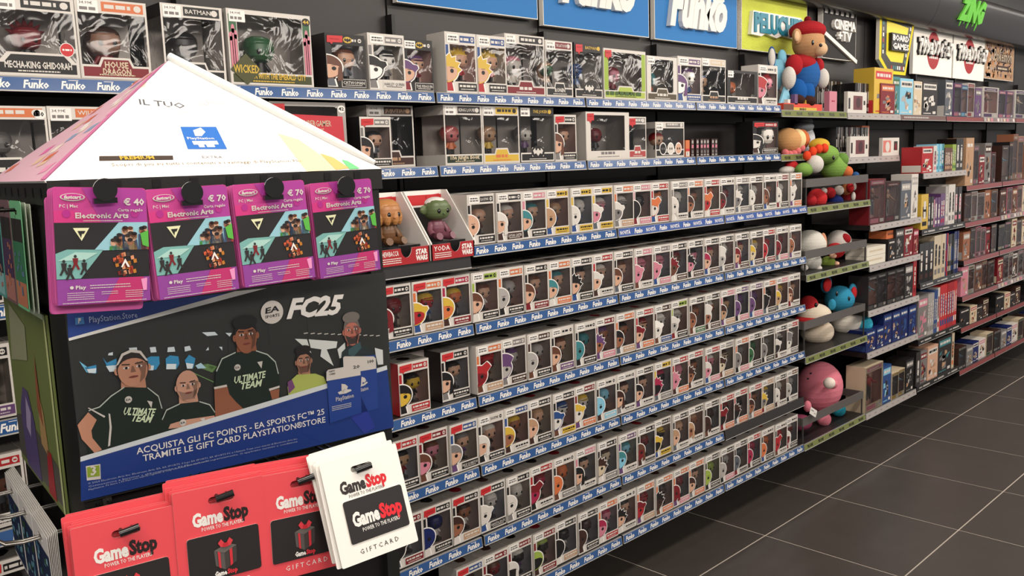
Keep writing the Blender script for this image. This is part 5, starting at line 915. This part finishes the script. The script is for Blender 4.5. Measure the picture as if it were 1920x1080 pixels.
plush('plush_bear', 'pink and plum plush with a white tag on the lowest shelf', [('body', [((4.1676, 0.2728), 2.16, (0.07, 0.06, 0.04), (150, 70, 96))]), ('foot', [((4.3752, 0.2473), 2.13, (0.042, 0.036, 0.038), (226, 130, 146))])])
m = MB()
f = F((0, 0, 0)).at(0, 0, 0, -.5)
m.poly(f, [(0, 0), (.075, 0), (.075, .035), (0, .035)], 'W', .001)
m.bars(f, .01, .04, .02, .005, 'g', 1, 2)
m.bars(f, .045, .07, .012, .006, 'G', 1, 3)
tag(m.build('price_tag', None, ([(4.0229, 0.3769)][0][0], 2.035, [(4.0229, 0.3769)][0][1])), 'white paper tag hanging from the lowest plush over the rail', 'tag')
# ---------------------------------------------------------------- films, manga, collectors' boxes
def spine(w, h, c1, c2, sd, d=.13):
    m = MB(); R = random.Random(sd); f = F((0, 0, 0)); m.box(0, w, 0, d, 0, h, c1, 'gloss'); m.rect(f, w*.2, w*.8, h*.1, h*.22, c2, 1); m.rect(f, w*.25, w*.75, h*.35, h*(.6+.2*R.random()), c2, 1)
    if w > .02: m.bars(f.at(w*.65, h*.3, 0, 1.5708), 0, h*.5, 0, w*.3, 'w' if c1 not in 'wWT' else 'k', 2, sd)
    return m.build('media_case')
def pack(w, h, c1, c2, sd, d=.12, gl='print'):
    m = MB(); R = random.Random(sd); f = F((0, 0, 0)); m.box(0, w, 0, d, 0, h, c1, gl); m.rect(F((0, d, 0), -Y, Z), .004, d-.004, .006, h*.3, c2, 1)
    m.rect(f, w*.08, w*.92, h*.76, h*.93, c2, 1); m.bars(f, w*.14, w*.86, h*.81, h*.07, 'w' if c2 not in 'wWTy' else 'k', 2, sd)
    for i in range(9):
        x, z = R.uniform(.08, .6)*w, R.uniform(.1, .55)*h; m.art(f, [(x, z), (x+w*R.uniform(.1, .3), z+h*.02), (x+w*R.uniform(.1, .3), z+h*R.uniform(.08, .2)), (x+w*.02, z+h*R.uniform(.05, .16))], R.choice([c2, 'g', 'G', c2, 'K', 't']), 1+(i % 3))
    m.rect(f, w*.7, w*.9, h*.05, h*.13, 'w', 2); m.bars(f, w*.1, w*.6, h*.05, h*.03, c2, 2, sd+1)
    return m.build('boxed_toy')
def clearbox(w, h, c1, c2, sd, d=.11):
    R = random.Random(sd); m = MB(); fr = F((0, 0, 0)); carton(m, w, h, d, c1, c1, c1, w*.08, w*.92, h*.16, h*.86, ind=.06, inner=R.choice([(206, 160, 150), (190, 160, 154), (160, 124, 120), (216, 184, 174), (150, 138, 140)]))
    m.rect(fr, w*.1, w*.9, h*.885, h*.965, c2, 1); m.bars(fr, w*.2, w*.8, h*.905, h*.03, 'w' if c2 not in 'wWTG' else 'k', 2, sd); m.rect(fr, w*.1, w*.6, h*.03, h*.13, c2, 1); m.rect(fr, w*.68, w*.92, h*.04, h*.12, 'w', 2)
    root = m.build('boxed_figurine'); q = MB(); q.rect(F((0, -.0018, 0)), .001, w-.001, .001, h-.001, 'W', 0, 'crinkle'); q.build('window', root)
    q = MB(); s = min(h*.66, w*1.45); cx, y = w*.5, .032; b1, b2 = R.choice('tbgsTrnl'), R.choice('nkgbdqUr'); z0 = h*.18
    q.ball((cx, y, z0+s*.88), (s*.075, s*.07, s*.09), 's', seg=8, ring=6); q.ball((cx, y+.004, z0+s*.92), (s*.085, s*.08, s*.08), b2, seg=8, ring=6, zmin=-.1)
    q.ball((cx, y, z0+s*.66), (s*.12, s*.08, s*.15), b1, seg=8, ring=6); q.ball((cx, y, z0+s*.5), (s*.1, s*.075, s*.08), b2, seg=8, ring=6)
    for k in (-1, 1):
        q.tube([(cx+k*s*.11, y, z0+s*.75), (cx+k*s*.2, y-.01, z0+s*.62), (cx+k*s*(.14+.12*R.random()), y-.03, z0+s*(.5+.2*R.random()))], [s*.04, s*.035, s*.028], b1, 'vinyl', 6)
        q.tube([(cx+k*s*.05, y, z0+s*.48), (cx+k*s*.09, y, z0+s*.25), (cx+k*s*.1, y, z0+.004)], [s*.055, s*.045, s*.03], b2, 'vinyl', 6)
    q.build('figure', root); return root
NOUN = {'S': 'case spine', 'B': 'boxed toy', 'C': 'clear-fronted figure box', 'M': 'book spine', 'A': 'apron'}
def goods(bay, shelf_i, z, yf, x0, x1, spec, cat, dd=0., group=None):
    x = x0; n = 0
    for tk in spec:
        k, w, h, c1, c2 = tk[:5]; rep = tk[5] if len(tk) > 5 else 1
        for j in range(rep):
            if x+w > x1+.001: return
            n += 1; hh = h*(1+.0*j); sd = int(z*1000)+n*7+len(bay)
            if k in 'SM': o = spine(w-.0006, hh, c1, c2, sd, .13 if k == 'S' else .12)
            elif k == 'B': o = pack(w-.003, hh, c1, c2, sd)
            else: o = clearbox(w-.003, hh, c1, c2, sd)
            if k == 'M': o.name = 'manga_book'
            o.location = (x, yf+dd+.012+random.uniform(0, .006), z+.0152)
            tag(o, '%s %s, %s print, %s from left, %s shelf, %s' % (NM[c1], NOUN[k], NM[c2], ordn(n), WORD[shelf_i], bay), cat if k != 'M' else 'book', '%s, %s %s shelf' % ({'S': 'cases', 'M': 'books', 'B': 'boxes', 'C': 'figure boxes'}[k], WORD[shelf_i], bay)); x += w
FB, MBY = 'film bay', 'manga bay'
xs = BX[6]+.012
goods(FB, 0, GD[0], 2.18, 4.88, 5.42, [('S', .0145, .17, c, d_) for c, d_ in zip('kKgkGnKkgkKnkGkKkgnkKkgk', 'wGkGwgwGwgwwGkwGgwGwGwkw')], 'film', .03)
goods(FB+' back', 0, GD[0], 2.18, 4.72, 5.05, [('S', .0145, .19, c, 'G') for c in 'gKkGkgnkKgkGKkgknKkG'], 'film', .17)
for i, (x, z, l) in enumerate(((4.70, GD[0], 'top film shelf'), (4.74, GD[1], 'second film shelf, left'), (5.16, GD[1], 'second film shelf, right'))):
    w_, h_ = (.235, .115) if i < 2 else (.235, .105); m = MB(); f = F((0, 0, 0)); m.box(0, w_, 0, .02, 0, h_, 'w'); 
    if i < 2: m.rect(f, w_*.30, w_*.78, h_*.16, h_*.82, (110, 60, 66), 1); m.ell(f, w_*.56, h_*.5, .028, .03, (70, 40, 46), 2); m.rect(f, w_*.05, w_*.14, h_*.2, h_*.7, 'K', 1); m.rect(f, w_*.84, w_*.93, h_*.4, h_*.6, 'K', 1)
    else: m.rect(f, w_*.04, w_*.5, h_*.2, h_*.85, (206, 120, 110), 1); m.ell(f, w_*.3, h_*.5, .03, .03, 'w', 2); m.rect(f, w_*.68, w_*.9, h_*.3, h_*.8, 'K', 1); m.ell(f, w_*.79, h_*.5, .015, .02, 'd', 2)
    tag(m.build('display_card', None, (x, 2.185, z+.0152)), 'white landscape display card with %s print, %s' % ('dark red' if i < 2 else 'salmon', l), 'card')
goods(FB, 1, GD[1], 2.18, 4.70, 5.15, [('S', .0145, .168, c, d_) for c, d_ in zip('kKgkGnKkgkKnkGkKkgnkKkgkKgkG', 'wGkGwgwGwgwwGkwGgwGwGwkwGwgw')], 'film', .05)
goods(FB+' end', 1, GD[1], 2.18, 5.13, 5.25, [('B', .10, .18, 'o', 'b')], 'toy', .10)
goods(FB, 2, GD[2], 2.04, xs, 5.41, [('C', .21, .245, 'd', 'p'), ('C', .20, .225, 'n', 'd'), ('B', .15, .22, 'q', 'G'), ('B', .10, .255, 'w', 'G')], 'toy')
goods(FB, 3, GD[3], 2.04, xs+.26, 5.41, [('B', .10, .12, 'k', 'K'), ('B', .12, .17, 'K', 'g'), ('B', .13, .17, 'd', 'w'), ('B', .08, .15, 'd', 'p')], 'toy')
for i in (0, 1):
    m = MB(); m.box(0, .24, 0, .12, 0, .048, (226, 220, 204)); m.bars(F((0, 0, 0)), .03, .2, .02, .01, 'T', 1, i); tag(m.build('gift_box', None, (4.70, 2.06, GD[3]+.0152+.0495*i)), 'flat cream box, %s of two stacked beside the dark boxes' % ['lower', 'upper'][i], 'box')
m = MB(); m.box(0, .14, 0, .10, 0, .045, 'o'); m.bars(F((0, 0, 0)), .02, .12, .02, .012, 'b', 1, 4); tag(m.build('gift_box', None, (4.97, 2.07, GD[3]+.137)), 'flat orange box lying on top of the dark box', 'box')
goods(FB, 4, GD[4], 2.04, xs, 5.41, [('C', .125, .19, 'K', 'g', 4), ('B', .12, .2, 'K', 'G'), ('M', .05, .22, 'r', 'd')], 'toy')
goods(FB, 5, GD[5], 2.04, xs, 5.41, [('B', .13, .12, 'U', 'u', 1), ('B', .10, .12, 'U', 'B', 1), ('B', .115, .18, 'U', 'u', 4)], 'toy')
goods(FB, 6, GD[6], 2.04, xs, 5.41, [('C', .235, .26, 'T', 'p'), ('B', .12, .22, 'u', 'l'), ('C', .10, .16, 'T', 'y', 2), ('B', .12, .2, 'k', 'g', 1)], 'toy')
xs = BX[7]+.01
goods(MBY, 0, GB[0], 2.18, xs-.36, 6.12, [('B', .26, .26, 'y', 'R'), ('B', .10, .22, 'c', 'e'), ('B', .20, .215, 'l', 'w'), ('B', .13, .205, 'T', 'w'), ('B', .25, .21, 'K', 'w')], 'toy')
goods(MBY, 0, GB[0], 2.18, 5.13, 5.38, [('B', .2, .175, 'd', 'o')], 'toy', -.005)
goods(MBY, 1, GB[1], 2.04, xs, 6.11, [('B', .17, .155, 'r', 'w'), ('M', .05, .16, 'w', 'p'), ('M', .04, .17, 'l', 'c', 2), ('M', .05, .17, 'c', 'u', 1), ('M', .035, .145, 'b', 't', 4), ('M', .03, .165, 'i', 'e', 2), ('M', .06, .20, 'k', 'G', 2)], 'toy')
goods(MBY, 2, GB[2], 2.04, xs, 6.11, [('M', .11, .21, 'y', 'k', 1), ('M', .045, .19, 'k', 'G', 2), ('M', .025, .17, 'p', 'v', 1), ('M', .04, .18, 'v', 'w', 2), ('M', .045, .2, 'v', 'm', 2), ('M', .05, .24, 'G', 'w', 1), ('M', .055, .25, 'w', 'g', 2), ('M', .06, .23, 'K', 'p', 2)], 'book')
goods(MBY, 3, GB[3], 2.04, xs, 6.11, [('M', .075, .24, 'k', 'n', 3), ('M', .065, .27, 'T', 'g', 3), ('M', .02, .27, 'u', 'r', 1), ('M', .018, .27, 'r', 'u', 1), ('M', .018, .26, 'K', 'T', 3), ('M', .02, .26, 'k', 'u', 3), ('M', .025, .27, 'U', 'G', 3)], 'book')
goods(MBY, 4, GB[4], 2.04, xs, 6.11, [('B', .16, .26, 'g', 'p', 1), ('M', .035, .26, 'G', 'g', 3), ('M', .03, .27, 'u', 'g', 2), ('M', .035, .28, 'w', 'r', 1), ('M', .04, .29, 'R', 'u', 3), ('M', .04, .29, 'r', 'u', 3), ('M', .03, .29, 'R', 'w', 2)], 'book')
goods(MBY, 5, GB[5], 2.04, xs, 6.11, [('M', .07, .21, 'K', 'g', 1), ('B', .11, .20, 'g', 'd', 1), ('B', .17, .21, 's', 'w', 1), ('B', .24, .235, 'K', 'c', 1), ('M', .05, .235, 'T', 'o', 1)], 'toy')
R = random.Random(11)
pal = 'ndSptgGdTbpnwStk'
for k in (8, 9, 10):
    bay = 'figurine bay '+['one', 'two', 'three'][k-8]
    for i, z in enumerate(GRD):
        up = (GRD[i-1] if i else 2.14)-z
        if i == 0: sp_ = [('B', .14, .235, 'q', 'w'), ('C', .15, .22, 'v', 'p'), ('C', .12, .21, 'u', 'l'), ('C', .14, .23, 'w', 'r'), ('B', .13, .2, 'v', 'g')] if k == 8 else [('C', .34, .215, 'w', 'v'), ('C', .17, .20, 'v', 'p', 2)]
        elif i == 5: sp_ = [('B', .19, .12, 'k', 'K'), ('B', .13, .115, 'T', 'r'), ('B', .13, .10, 'K', 'n'), ('B', .12, .13, 'n', 'T'), ('B', .13, .14, 'y', 'o')]
        elif i == 6: sp_ = [('C', .15, .15, 'n', 'w'), ('B', .13, .13, 'g', 'G'), ('B', .12, .14, 'U', 'w'), ('B', .14, .14, 'w', 'p'), ('C', .14, .16, 'T', 'e')]
        else: sp_ = [(R.choice('CCCB'), R.uniform(.09, .155), min(up-.045, R.uniform(.18, .33 if i == 1 else .22)), R.choice(pal), R.choice(pal)) for _ in range(8)]
        goods(bay, i, z, 2.18 if i < 1 else 2.04, BX[k]+.012, BX[k+1]-.004, sp_, 'toy')
